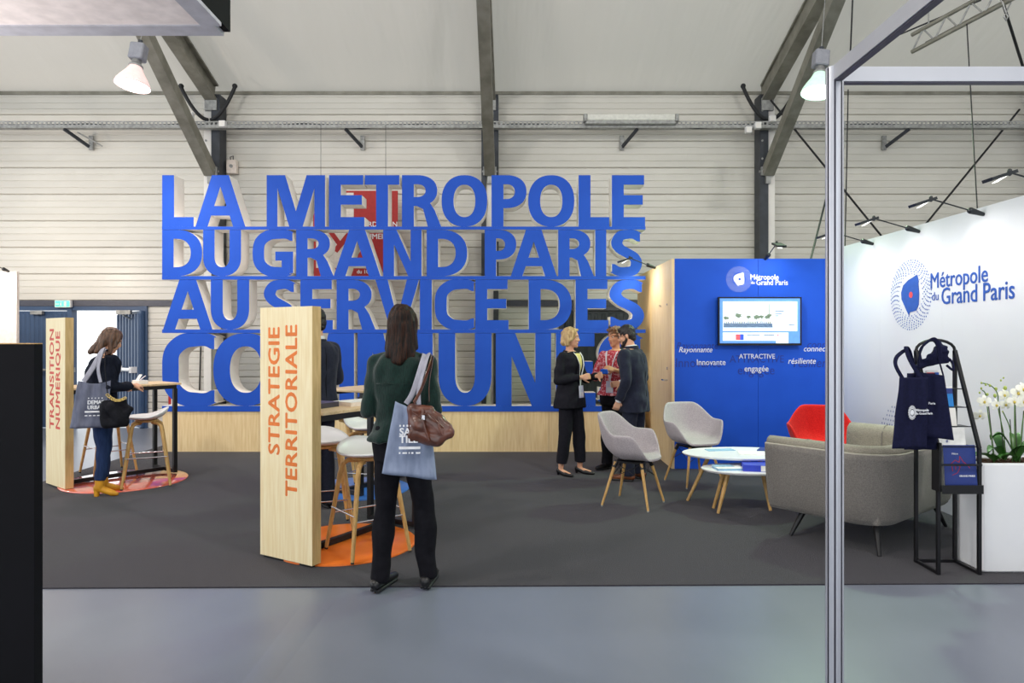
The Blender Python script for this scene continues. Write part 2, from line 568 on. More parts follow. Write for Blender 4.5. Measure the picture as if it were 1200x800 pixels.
def bake(o, mods):
    """apply modifiers without operators; mods: list of (type, {attr: value})"""
    for (t, kw) in mods:
        md = o.modifiers.new(t, t)
        for k, v in kw.items():
            setattr(md, k, v)
    bpy.context.view_layer.update()
    dg = bpy.context.evaluated_depsgraph_get()
    me = bpy.data.meshes.new_from_object(o.evaluated_get(dg), depsgraph=dg)
    o.modifiers.clear()
    old = o.data
    mats = list(old.materials)
    o.data = me
    bpy.data.meshes.remove(old)
    me.name = o.name
    if len(me.materials) == 0:
        for m in mats:
            me.materials.append(m)
    me.polygons.foreach_set('use_smooth', [True] * len(me.polygons))
    return o


def blob(mb, name, m, parent=None, voxel=0.01, smooth=3, fac=0.5, disp=None):
    o = mb.build(name, m, None)
    bake(o, [('REMESH', dict(mode='VOXEL', voxel_size=voxel)), ('SMOOTH', dict(factor=fac, iterations=smooth))])
    if disp:
        amp, sc, st = disp
        me = o.data
        co = [v.co.copy() for v in me.vertices]
        no = [v.normal.copy() for v in me.vertices]
        for i, v in enumerate(me.vertices):
            p = co[i]
            q = Vector((p.x * sc * st[0], p.y * sc * st[1], p.z * sc * st[2]))
            v.co = p + no[i] * amp * noise.noise(q)
        me.update()
    if parent:
        o.parent = parent
    return o


def text(s, size, name, m, parent=None, loc=(0, 0, 0), rot=(pi / 2, 0, 0), align='LEFT', bold=0.0, shear=0.0, xs=1.0, ext=0.001, space=1.0):
    cu = bpy.data.curves.new(name, 'FONT')
    cu.body = s
    cu.size = size
    cu.align_x = align
    cu.shear = shear
    cu.extrude = ext
    cu.space_character = space
    cu.resolution_u = 3
    o = bpy.data.objects.new(name, cu)
    C.objects.link(o)
    bpy.context.view_layer.update()
    dg = bpy.context.evaluated_depsgraph_get()
    me = bpy.data.meshes.new_from_object(o.evaluated_get(dg), depsgraph=dg)
    bpy.data.objects.remove(o)
    bpy.data.curves.remove(cu)
    me.transform(Matrix.Diagonal((xs, 1, 1, 1)))
    if bold > 0:   # thicken by layering shifted copies, each a hair deeper so that no faces coincide
        base_v = [v.co.copy() for v in me.vertices]
        base_f = [tuple(q.vertices) for q in me.polygons]
        vs_, fs_ = [], []
        for q_, (dx_, dy_) in enumerate(((0, 0), (-bold, 0), (bold, 0), (0, -bold * 0.8), (0, bold * 0.8))):
            n_ = len(vs_)
            vs_ += [(v.x + dx_, v.y + dy_, v.z - 0.00025 * q_) for v in base_v]
            fs_ += [tuple(i_ + n_ for i_ in f_) for f_ in base_f]
        bpy.data.meshes.remove(me)
        me = bpy.data.meshes.new(name)
        me.from_pydata(vs_, [], fs_)
    me.materials.clear()
    me.materials.append(M[m])
    o = bpy.data.objects.new(name, me)
    C.objects.link(o)
    o.location = loc
    o.rotation_euler = rot
    if parent:
        o.parent = parent
    return o


def PX(px, D):
    return (px - 603) * D / 800.0


def PZ(py, D):
    return 1.5 - (py - 398) * D / 800.0


def FD(py):
    return 1200.0 / (py - 398)

# ================================================================== THE HALL
WY = 11.65      # back wall plane
EAVE = 5.72
SL = 0.32      # roof slope

fl = MB().box(-16, 16, -8.5, WY - 0.02, -0.06, 0.0).build('floor', 'vinyl')
tag(fl, 'smooth grey vinyl hall floor in front of and around the carpet', 'floor', kind='structure')
MB().add([(-1.21, 4.06, 0.0002), (-1.19, 2.8, 0.0002), (-1.10, 1.5, 0.0002), (-1.02, 1.5, 0.0002), (-1.06, 2.8, 0.0002), (-1.03, 4.06, 0.0002), (-1.12, 4.06, 0.005), (-1.12, 2.8, 0.005), (-1.06, 1.5, 0.005)],
         [(0, 1, 7, 6), (1, 2, 8, 7), (6, 7, 4, 5), (7, 8, 3, 4)], 0, True).build('vinyl_seam', 'vinyl', fl)
pv = MB().box(-16, 16, WY + 0.25, 34, -0.1, -0.02).build('paving', 'paving')
tag(pv, 'pale concrete paving outside beyond the open door', 'paving', kind='structure')
cp = MB()
cp.add([(-4.97, 4.08, 0.008), (3.74, 4.20, 0.008), (3.74, WY - 0.3, 0.008), (-4.97, WY - 0.3, 0.008),
        (-4.97, 4.08, 0.0), (3.74, 4.20, 0.0), (3.74, WY - 0.3, 0.0), (-4.97, WY - 0.3, 0.0)],
       [(0, 1, 2, 3), (4, 5, 1, 0), (5, 6, 2, 1), (6, 7, 3, 2), (7, 4, 0, 3)])
cp = cp.build('carpet', 'carpet')
tag(cp, 'dark charcoal carpet covering the exhibition stand area', 'carpet', kind='structure')

# roof: two slopes of tent fabric, ridge towards and past the camera
ry, rz = 1.65, EAVE + SL * (WY + 0.4 - 1.65)
rf = MB()
nx = 40
for (ya, yb, za, zb) in ((WY + 0.4, ry, EAVE - SL * 0.4, rz - SL * 0.4), (ry, -8.35, rz - SL * 0.4, EAVE - SL * 0.4)):
    vs, fs = [], []
    ny = 12
    for i in range(nx + 1):
        for j in range(ny + 1):
            x = -16 + 32 * i / nx
            t = j / ny
            vs.append((x, ya + (yb - ya) * t, za + (zb - za) * t))
    for i in range(nx):
        for j in range(ny):
            a = i * (ny + 1) + j
            fs.append((a, a + ny + 1, a + ny + 2, a + 1))
    rf.add(vs, fs, 0, True)
rf = rf.build('ceiling', 'fabric')
tag(rf, 'white tent fabric roof sloping up from the back wall', 'ceiling', kind='structure')

# back wall: ribbed metal siding, panel by panel
wall = thing('wall_back', 'white ribbed metal siding wall at the back of the hall', 'wall', (0, WY, 0))
wall['kind'] = 'structure'
PH = 0.452


def siding_mesh(L, H=PH):
    n = 4
    p = H / n
    prof = []
    for k in range(n):
        z = k * p
        prof += [(-0.010 if k else 0.0, z), (-0.012 if k else 0.006, z + 0.003), (-0.020, z + 0.014), (-0.020, z + p - 0.012), (-0.011, z + p - 0.006)]
    prof[-1] = (-0.016, H - 0.006)
    prof += [(0.0, H)]
    vs, fs = [], []
    for (y, z) in prof:
        vs += [(-L / 2, y, z), (L / 2, y, z)]
    for i in range(len(prof) - 1):
        fs.append((2 * i, 2 * i + 1, 2 * i + 3, 2 * i + 2))
    k = len(prof)
    vs += [(-L / 2, 0.04, 0), (L / 2, 0.04, 0), (-L / 2, 0.04, H), (L / 2, 0.04, H)]
    a = 2 * k
    fs += [(a + 1, a, a + 2, a + 3), (2 * k - 2, 2 * k - 1, a + 3, a + 2), (1, 0, a, a + 1)]
    me = bpy.data.meshes.new('siding_panel')
    me.from_pydata(vs, [], fs)
    me.materials.append(M['siding'])
    return me


cols_x = [-9.64, -5.03, -0.41, 4.19, 8.85, 13.5]
edges = [-16.0] + cols_x + [16.0]
D1 = (PX(20, WY) - 0.3, PX(171, WY))   # left door opening
D2 = (PX(655, WY), PX(768, WY))         # right door opening
DH = 2.07
sid_cache = {}


def add_siding(xa, xb, z, H):
    if xb - xa < 0.05:
        return
    key = (round(xb - xa, 3), round(H, 3))
    if key not in sid_cache:
        sid_cache[key] = siding_mesh(xb - xa - 0.01, H - 0.003)
    o = bpy.data.objects.new('siding_panel', sid_cache[key])
    C.objects.link(o)
    o.parent = wall
    o.location = ((xa + xb) / 2, 0, z)


zs = [DH + 0.10 + PH * i for i in range(9)]
for i in range(len(edges) - 1):
    a, b = edges[i], edges[i + 1]
    for z in zs:
        h = min(PH, EAVE - z)
        if h > 0.08:
            add_siding(a, b, z, h)
    # below door-head height, leave out the door openings
    segs = [(a, b)]
    for (da, db) in (D1, D2):
        ns = []
        for (p, q) in segs:
            if db <= p or da >= q:
                ns.append((p, q))
            else:
                if da > p:
                    ns.append((p, da))
                if db < q:
                    ns.append((db, q))
        segs = ns
    for (p, q) in segs:
        for k in range(5):
            add_siding(p, q, k * (DH + 0.10) / 5, (DH + 0.10) / 5)

o = MB().box(-15.9, 11.9, WY - 0.05, WY - 0.02, EAVE - 0.05, EAVE).build('trim_3', 'steel_grey')
tag(o, 'thin grey eave strip where the roof fabric meets the back wall', 'trim', kind='structure')
for (p, q, z0, z1) in ((-16, D1[0] + 0.05, -0.02, EAVE), (D1[1] - 0.03, 16, -0.02, EAVE), (D1[0] + 0.05, D1[1] - 0.03, DH + 0.02, EAVE)):
    MB().box(p, q, 0.075, 0.115, z0, z1).build('backing_board', 'siding', wall)
# lintels along the doors
for (n_, xa, xb) in ((1, PX(0, WY), PX(218, WY)), (2, PX(583, WY), PX(775, WY))):
    o = MB().box(xa, xb, WY - 0.06, WY - 0.025, DH - 0.0, DH + 0.10).build('trim_%d' % n_, 'frame_dark', bevel=0.005)
    tag(o, ['', 'dark grey lintel strip over the blue doors on the left', 'dark grey lintel strip behind the letters on the right'][n_], 'trim', kind='structure')

# --- door 1: double door, left leaf shut, right side open to daylight with a leaf swung out
def ribbed_leaf(mb, wd, h, t=0.045, n=9, depth=0.02):
    mb.box(0, wd, 0, t, 0, h)
    p = wd / n
    for k in range(n):
        x = p * (k + 0.18)
        mb.add([(x, 0, 0.04), (x + p * 0.6, 0, 0.04), (x + p * 0.48, -depth, 0.05), (x + p * 0.12, -depth, 0.05),
                (x, 0, h - 0.04), (x + p * 0.6, 0, h - 0.04), (x + p * 0.48, -depth, h - 0.05), (x + p * 0.12, -depth, h - 0.05)],
               [(0, 1, 2, 3), (7, 6, 5, 4), (0, 3, 7, 4), (3, 2, 6, 7), (2, 1, 5, 6)])
    return mb


dr = thing('door_1', 'dark blue double door, one leaf shut, daylight through the gap', 'door', (0, WY, 0))
dr['kind'] = 'structure'
xg0, xg1 = PX(84, WY), PX(168, WY)
f = MB()
f.box(D1[0], D1[0] + 0.08, -0.06, 0.10, 0, DH)
f.box(D1[1] - 0.07, D1[1] + 0.05, -0.07, 0.10, 0, DH)
f.box(xg0 - 0.04, xg0 + 0.04, -0.06, 0.08, 0, DH)
f.box(D1[0], D1[1], -0.05, 0.10, DH - 0.07, DH)
f.build('door_frame', 'door_blue', dr)
lf = MB()
ribbed_leaf(lf, xg0 - 0.05 - (D1[0] + 0.09), DH - 0.09, n=14, depth=0.008)
lf = lf.build('door_leaf', 'door_blue', dr)
lf.location = (D1[0] + 0.09, -0.02, 0.01)
hb = MB().cyl((0.2, -0.09, 0.98), (1.2, -0.09, 0.98), 0.022)
hb.box(0.18, 0.26, -0.10, 0, 0.94, 1.02).box(1.14, 1.22, -0.10, 0, 0.94, 1.02)
hb.build('push_bar', 'galv', lf)
# open leaf: hinged on the right post, swung outwards
lf2 = MB()
ribbed_leaf(lf2, 1.12, DH - 0.09, n=8, depth=0.03)
lf2 = lf2.build('door_leaf', 'door_blue', dr)
lf2.location = (xg1 - 0.80, 0.62, 0.01)
lf2.rotation_euler = (0, 0, radians(-42))
tag(lf2, 'blue corrugated leaf swung open')
hb = MB().cyl((0.25, -0.10, 0.98), (0.95, -0.10, 0.98), 0.03)
hb.box(0.22, 0.32, -0.11, 0, 0.93, 1.03).box(0.88, 0.98, -0.11, 0, 0.93, 1.03)
hb.build('push_bar', 'white_plastic', lf2)
cl = MB().box(xg1 - 0.40, xg1 - 0.16, -0.12, -0.05, DH - 0.14, DH - 0.07)
cl.bar((xg1 - 0.3, -0.08, DH - 0.15), (xg1 - 0.27, 0.12, DH - 0.22), 0.03, 0.02)
cl.build('door_closer', 'galv', dr)
MB().box(D1[0] + 0.6, D1[0] + 0.8, -0.11, -0.05, DH - 0.14, DH - 0.08).build('door_closer', 'galv', dr)

dr = thing('door_2', 'dark door in the back wall behind the word DES', 'door', (0, WY, 0))
dr['kind'] = 'structure'
f = MB()
f.box(D2[0], D2[0] + 0.07, -0.06, 0.10, 0, DH).box(D2[1] - 0.07, D2[1], -0.06, 0.10, 0, DH).box(D2[0], D2[1], -0.05, 0.1, DH - 0.07, DH)
f.build('door_frame', 'frame_dark', dr)
lf = MB()
ribbed_leaf(lf, D2[1] - D2[0] - 0.16, DH - 0.09, n=12, depth=0.008)
lf = lf.build('door_leaf', 'steel_dark', dr)
lf.location = (D2[0] + 0.08, 0, 0.01)
hb = MB().cyl((0.2, -0.07, 0.98), (1.3, -0.07, 0.98), 0.02).box(0.18, 0.26, -0.08, 0, 0.94, 1.02).box(1.24, 1.32, -0.08, 0, 0.94, 1.02)
hb.build('push_bar', 'red_box', lf)

# exit sign above door 1
t = thing('exit_sign', 'small lit green exit sign on the lintel over the blue door', 'sign', (PX(79, WY), WY - 0.10, PZ(360.5, WY)))
MB().rbox(-0.135, 0.135, -0.03, 0.035, 0, 0.125, 0.01).build('housing', 'white_plastic', t)
MB().box(-0.12, 0.12, -0.034, -0.031, 0.012, 0.112).build('lit_face', 'green_sign', t)
pic = MB()   # running figure, arrow, door outline: white pictogram
pic.box(-0.035, -0.015, -0.037, -0.034, 0.03, 0.075).box(0.03, 0.07, -0.037, -0.034, 0.02, 0.10).box(-0.10, -0.055, -0.037, -0.034, 0.05, 0.065)
pic.add([(-0.10, -0.036, 0.035), (-0.115, -0.036, 0.0575), (-0.10, -0.036, 0.08)], [(0, 2, 1)])
pic.bar((-0.02, -0.0355, 0.035), (0.005, -0.0355, 0.018), 0.01, 0.003).bar((-0.03, -0.0355, 0.035), (-0.045, -0.0355, 0.018), 0.01, 0.003)
pic.ell((-0.02, -0.036, 0.088), (0.009, 0.002, 0.009), 8, 6)
pic.build('pictogram', 'white_plastic', t)

# --- steel columns, rafters and knee braces
for i, cx in enumerate(cols_x[:5]):
    nm = ['far left column outside the frame', 'steel column on the left behind the letters LA', 'middle steel column behind the letters O and P',
          'steel column on the right behind the blue booth', 'steel column at the far right edge'][i]
    t = thing('steel_column', nm, 'column', (cx, WY - 0.27, 0))
    m = MB()
    sgn = 1 if cx < 2 else -1
    if i == 2:
        m.box(-0.14, -0.06, -0.06, 0.20, 0, EAVE - 0.15)
        m.box(0.06, 0.14, -0.06, 0.20, 0, EAVE - 0.15)
    elif cx < 0:
        m.box(0.0, 0.14, -0.06, 0.20, 0, EAVE - 0.15)
    else:
        m.box(-0.12, 0.02, -0.06, 0.20, 0, EAVE - 0.15)
    m.build('column_profile', 'steel_dark', t)
    wa, wb = (-0.06, 0.06) if i == 2 else ((-0.14, 0.0) if cx < 0 else (0.02, 0.14))
    MB().box(wa, wb, -0.02, 0.18, 0, EAVE - 0.25).build('column_web', 'white_board', t)
    m = MB()
    m.box(-0.11, 0.11, -0.10, 0.0, 4.22, 4.36)
    m.cyl((-0.13, -0.05, 4.29), (0.13, -0.05, 4.29), 0.02)
    m.box(-0.04, 0.04, -0.12, -0.05, 4.08, 4.30)
    m.build('brace_bracket', 'galv', t)
    for zz in (4.5, 4.8, 5.1, 5.3):
        b = MB().cyl((-0.085, -0.075, zz), (-0.085, -0.06, zz), 0.018, n=6)
        b.build('bolt', 'galv', t)
    # rafter
    t = thing('roof_rafter', ['aluminium rafter outside the frame on the left', 'aluminium rafter above the left column', 'aluminium rafter rising straight over the middle of the letters',
                              'aluminium rafter above the column behind the blue booth', 'aluminium rafter above the far right column'][i], 'rafter', (cx, WY - 0.3, 0))
    y1 = -(WY - 0.3) + 1.65
    za = EAVE + 0.04
    zb = za + SL * (-y1)
    m = MB()
    m.bar((-0.02, 0.05, za - 0.16), (-0.02, y1, zb - 0.16), 0.08, 0.30)
    m.bar((0, 0.05, za - 0.02), (0, y1, zb - 0.02), 0.17, 0.03)
    m.bar((0, 0.05, za - 0.31), (0, y1, zb - 0.31), 0.19, 0.04)
    m.build('rafter_profile', 'steel_grey', t)
    m = MB()
    m.box(-0.10, 0.10, -0.06, 0.16, EAVE - 0.42, EAVE - 0.22)
    m.build('eave_joint', 'galv', t)
    # knee brace
    t = thing('knee_brace', ['knee brace outside the frame on the left', 'diagonal brace rising from the left column beside the warm lamp',
                             'diagonal brace in front of the middle column', 'diagonal brace rising from the right column behind the green lit lamp',
                             'diagonal brace of the far right column'][i], 'brace', (cx, WY - 0.36, 4.27))
    m = MB()
    m.bar((0, 0, 0), (0, -2.98, 2.06), 0.17, 0.17, up=(1, 0, 0))
    m.build('brace_tube', 'steel_grey', t)
    m = MB()
    m.bar((-0.07, -0.01, 0.0), (-0.07, -0.16, 0.12), 0.10, 0.02, up=(1, 0, 0))
    m.cyl((-0.09, -0.05, 0.03), (0.09, -0.05, 0.03), 0.015)
    m.build('brace_end', 'galv', t)

# rubber hoses / stay horns at the column heads
k = 0
for cx, both in ((-5.03, 1), (4.19, 1), (8.85, 0)):
    for s in ((-1, 1) if both else (-1,)):
        t = thing('bent_rubber_pipe', ['short black bent pipe left of the left column head', 'short black bent pipe right of the left column head',
                                       'short black bent pipe left of the right column head', 'short black bent pipe right of the right column head',
                                       'short black bent pipe beside the far right column'][k], 'pipe', (cx, WY - 0.40, EAVE - 0.62))
        pts = []
        for q in range(9):
            a = q / 8
            pts.append((s * (0.02 + 0.42 * a ** 0.9), -0.05 * a, 0.02 + 0.52 * a ** 1.6))
        MB().tube(pts, 0.03, 8).build('pipe', 'black_rubber', t)
        MB().ell((s * 0.44, -0.05, 0.56), (0.042, 0.042, 0.042)).build('end_cap', 'black_rubber', t)
        k += 1
k = 0
for (px, py) in ((223, 135), (261, 145), (905, 139), (888, 147), (877, 152)):
    t = thing('junction_box', ['white junction box under the left pipes', 'white junction box right of the left column', 'upper white junction box by the right column',
                               'middle white junction box by the right column', 'lowest small white junction box by the right column'][k], 'box', (PX(px, 11.1), 11.1, PZ(py + 4, 11.1)))
    MB().rbox(-0.05, 0.05, -0.04, 0.04, 0, 0.10, 0.008).build('housing', 'white_plastic', t)
    MB().box(-0.042, 0.042, -0.045, -0.04, 0.01, 0.09).build('lid', 'white_board', t)
    k += 1
t = thing('wall_switch_box', 'beige call box on the wall right of the left column', 'box', (PX(271, 11.5), 11.55, PZ(203, 11.5)))
MB().rbox(-0.085, 0.085, -0.06, 0.05, 0, 0.23, 0.02).build('housing', 'cream_wall', t)
MB().cyl((0, -0.068, 0.12), (0, -0.06, 0.12), 0.03, n=16).build('button', 'galv', t)
MB().tube([(-0.02, -0.02, 0.22), (-0.03, -0.02, 0.28), (0.02, -0.02, 0.30), (0.02, -0.02, 0.22)], 0.008, 6).build('cable_loop', 'black_rubber', t)

# cable tray along the back wall with its brackets
TZ = PZ(147.5, 11.2)
t = thing('cable_tray', 'perforated steel cable tray running along the whole back wall', 'cable tray', (0, 11.2, TZ))
m = MB()
m.box(-15, 15, -0.06, 0.06, -0.05, -0.045).box(-15, 15, -0.065, -0.06, -0.05, 0.0).box(-15, 15, 0.06, 0.065, -0.05, 0.055)
m.build('tray_base', 'galv', t)
MB().box(-15, 15, -0.068, -0.062, 0.038, 0.058).build('tray_rail', 'galv', t)
m = MB()
for i in range(430):
    x = -15 + i * 0.07
    m.box(x, x + 0.03, -0.066, -0.061, 0.0, 0.04)
o = m.build('tray_mesh', 'galv', t)
o['kind'] = 'stuff'
MB().tube([(-15 + i * 0.5, -0.02 + 0.01 * sin(i), -0.01 + 0.02 * sin(i * 1.7)) for i in range(61)], 0.03, 6).build('tray_cable', 'steel_dark', t)
k = 0
for px, s in ((95, 1), (418, 1), (735, -1), (1047, -1)):
    x = PX(px, 11.4)
    t = thing('tray_bracket', ['steel bracket under the cable tray at the far left', 'steel bracket under the cable tray above the letter E', 'steel bracket under the cable tray below the light fitting',
                               'steel bracket under the cable tray right of the aluminium post'][k], 'bracket', (x, 11.4, TZ - 0.25))
    m = MB()
    m.bar((0.06 * s, 0.12, 0.0), (-0.13 * s, -0.24, 0.19), 0.03, 0.05)
    m.build('bracket_arm', 'steel_dark', t)
    MB().box(0.06 * s - 0.035, 0.06 * s + 0.035, 0.16, 0.2, -0.04, 0.2).build('wall_plate', 'galv', t)
    if k == 0:
        MB().bar((0.0, -0.1, 0.18), (0.3, 0.1, 0.0), 0.02, 0.02).build('bracket_rod', 'galv', t)
    k += 1
# fluorescent fitting
t = thing('fluorescent_fitting', 'unlit long fluorescent fitting lying along the cable tray', 'light fitting', (PX(739, 11.1), 11.1, PZ(148.5, 11.1)))
MB().rbox(-0.74, 0.74, -0.06, 0.06, 0.03, 0.09, 0.02).build('housing', 'galv', t)
MB().rbox(-0.72, 0.72, -0.07, 0.05, 0.085, 0.19, 0.03).build('diffuser', 'tube_cover', t)
for s in (-1, 1):
    MB().rbox(s * 0.74 - 0.03, s * 0.74 + 0.03, -0.075, 0.055, 0.07, 0.19, 0.015).build('end_cap', 'galv', t)

# bracing cables and drop wires
def wire(px0, py0, D0, px1, py1, D1_, r, label, mt='black_rubber'):
    a = Vector((PX(px0, D0), D0, PZ(py0, D0)))
    b = Vector((PX(px1, D1_), D1_, PZ(py1, D1_)))
    base = a if a.z < b.z else b
    m = MB().tube([a - base, (a + b) / 2 - base, b - base], r, 6)
    o = m.build('steel_wire', mt)
    o.location = base
    tag(o, label, 'wire')


wire(903, 117, 11.2, 1062, 312, 11.3, 0.016, 'diagonal black bracing cable falling right from the right column')
wire(1195, 128, 11.3, 1050, 305, 11.3, 0.016, 'diagonal black bracing cable falling left from the far right column')
wire(1133, 28, 6.8, 1146, 258, 6.25, 0.006, 'vertical hanging cable under the small truss')
wire(975, 205, 9.6, 948, 312, 8.3, 0.012, 'short slanting cable left of the aluminium post above the blue booth')
wire(1000, -20, 8.6, 996, 75, 8.6, 0.01, 'thin cable hanging beside the green lit lamp')
wire(1168, -20, 8.6, 1204, 95, 9.8, 0.018, 'dark cable crossing the roof at the far right')
wire(1020, 55, 9.2, 1150, 0, 8.6, 0.010, 'thin cable rising behind the small truss')
wire(994, 105, 10.2, 990, 300, 9.0, 0.008, 'thin cable hanging just right of the aluminium post')
wire(376, 146, 11.13, 376, 224, 11.1, 0.004, 'fine wire left above the red poster', 'steel_dark')
wire(452, 146, 11.13, 452, 224, 11.1, 0.004, 'fine wire right above the red poster', 'steel_dark')
wire(236, 380, 11.6, 233, 480, 11.6, 0.012, 'black cable hanging inside the big letter C')

# small lighting truss hanging from the roof, upper right
t = thing('ceiling_truss', 'short aluminium lattice truss hanging under the roof', 'truss', (PX(1128, 7.6), 7.6, PZ(20, 7.6)))
a0, a1 = Vector((-0.33, 0.4, -0.22)), Vector((0.62, -1.9, 0.02))
for dz, dx in ((0, 0), (0.20, 0.0), (0.1, 0.17)):
    MB().cyl(a0 + Vector((dx, 0, dz)), a1 + Vector((dx, 0, dz)), 0.024).build('truss_tube', 'steel_grey', t)
for i in range(9):
    p = a0.lerp(a1, i / 9)
    q = a0.lerp(a1, (i + 0.5) / 9) + Vector((0, 0, 0.20))
    q2 = a0.lerp(a1, (i + 0.5) / 9) + Vector((0.17, 0, 0.1))
    MB().cyl(p, q, 0.010, n=6).build('truss_lattice', 'galv', t)
    MB().cyl(p, q2, 0.010, n=6).build('truss_lattice', 'galv', t)
    MB().cyl(q, a0.lerp(a1, (i + 1) / 9), 0.010, n=6).build('truss_lattice', 'galv', t)
for (cx_, cy_, cz_) in ((-0.25, 0.21, 0.0), (0.5, -1.6, 0.19)):
    MB().cyl((cx_, cy_, cz_), (cx_, cy_, EAVE + SL * (WY - 7.6 - cy_) - PZ(20, 7.6) - 0.02), 0.008, n=6).build('suspension_cable', 'galv', t)
sl = MB()
for s in (-1, 1):
    sl.tube([(0.06 + s * 0.05, -0.55, -0.05), (0.06 + s * 0.04, -0.6, -0.14), (0.05, -0.6, -0.24)], 0.008, 6)
sl.build('sling', 'galv', t)
MB().tube([(0.05, -0.6, -0.24), (0.07, -0.6, -0.28), (0.05, -0.6, -0.32), (0.03, -0.6, -0.28)], 0.008, 6, closed=True).build('shackle', 'galv', t)

# the two high-bay lamps in view
def highbay(px, D, ztop, name_label, glow, col, power, tilt, ry_=0.0):
    x = PX(px, D)
    t = thing('high_bay_lamp', name_label, 'lamp', (x, D, ztop - 0.58))
    roofz = EAVE + SL * (WY - D)
    hd = MB().rbox(-0.095, 0.095, -0.08, 0.08, 0.36, 0.58, 0.03)
    hd.build('gear_housing', 'lamp_body', t, bevel=0.0)
    MB().cyl((0, 0, 0.58), (0, 0, 0.64), 0.03).build('mounting_hook', 'steel_dark', t)
    MB().tube([(0, 0, 0.63), (0.0, 0, 0.9), (0, 0, roofz - (ztop - 0.58) - 0.02)], 0.006, 6).build('suspension_cable', 'galv', t)
    MB().lathe([(0.055, 0.36), (0.06, 0.31), (0.085, 0.29), (0.09, 0.27), (0.06, 0.27)]).build('collar', 'galv', t)
    sh = MB().lathe([(0.07, 0.28), (0.11, 0.20), (0.17, 0.11), (0.205, 0.05), (0.22, 0.0), (0.214, 0.0), (0.19, 0.06), (0.15, 0.13), (0.09, 0.21), (0.06, 0.26)], 32)
    sh = sh.build('reflector', 'lamp_cone_' + glow, t)
    bl = MB().lathe([(0.0, -0.035), (0.10, -0.028), (0.18, -0.006), (0.207, 0.012), (0.1, 0.05), (0.0, 0.05)], 32)
    bl.build('lens', glow, t)
    t.rotation_euler = (tilt, ry_, 0)
    t.scale = (0.88, 0.88, 0.88)
    l = point_light('high_bay_light', (0, 0, -0.09), power, col, 'SPOT', 0.16, (0, 0, 0), 165, 0.8, parent=t)
    return t


M['lamp_cone_lamp_glow'] = mat('lit_warm_reflector', (228, 200, 196), 0.4, 0.0, emit=0.55)
M['lamp_cone_lamp_glow_green'] = mat('lit_green_reflector', (190, 226, 206), 0.4, 0.0, emit=0.55)
highbay(155, 7.9, PZ(42, 7.9), 'lit high bay lamp with pinkish white glow, upper left', 'lamp_glow', (1.0, 0.86, 0.80), 220, radians(-7), radians(6))
highbay(959, 7.9, PZ(50, 7.9), 'lit high bay lamp with greenish glow beside the aluminium post', 'lamp_glow_green', (0.66, 1.0, 0.60), 360, radians(-7), radians(7))

o = MB().box(12.0, 12.2, -8.3, WY + 0.2, 0, EAVE).build('wall_east', 'siding')  # out of view, added to close the right side against daylight
tag(o, 'unseen side wall far to the right, added to cut light from that side', 'wall', kind='structure')

# ================================================================== GIANT LETTERS
def arc(cx, cy, rx, ry, a0, a1, n, e=2.25):
    out = []
    for i in range(n + 1):
        a = radians(a0 + (a1 - a0) * i / n)
        c, s = cos(a), sin(a)
        out.append((cx + rx * math.copysign(abs(c) ** (2 / e), c), cy + ry * math.copysign(abs(s) ** (2 / e), s)))
    return out


def catmull(pts, n=7):
    out = []
    k = len(pts)
    for i in range(k - 1):
        p0 = pts[max(i - 1, 0)]
        p1, p2 = pts[i], pts[i + 1]
        p3 = pts[min(i + 2, k - 1)]
        for j in range(n):
            t = j / n
            out.append(tuple(0.5 * ((2 * b) + (-a + c) * t + (2 * a - 5 * b + 4 * c - d) * t * t + (-a + 3 * b - 3 * c + d) * t ** 3)
                             for a, b, c, d in zip(p0, p1, p2, p3)))
    out.append(pts[-1])
    return out


def stroke(pts, wd, ends=None):
    """centre line points (x, z, halfwidth) to outline"""
    p = catmull(pts)
    L, R = [], []
    for i, q in enumerate(p):
        a = p[max(i - 1, 0)]
        b = p[min(i + 1, len(p) - 1)]
        dx, dz = b[0] - a[0], b[1] - a[1]
        l = sqrt(dx * dx + dz * dz) or 1
        nx_, nz_ = -dz / l, dx / l
        hw = q[2]
        L.append((q[0] + nx_ * hw, q[1] + nz_ * hw))
        R.append((q[0] - nx_ * hw, q[1] - nz_ * hw))
    if ends is not None:   # cut the terminals vertically at the x of the first / last point
        x0 = p[0][0]
        L[0] = (x0, L[0][1]); R[0] = (x0, R[0][1])
        x1 = p[-1][0]
        L[-1] = (x1, L[-1][1]); R[-1] = (x1, R[-1][1])
    return L + R[::-1]


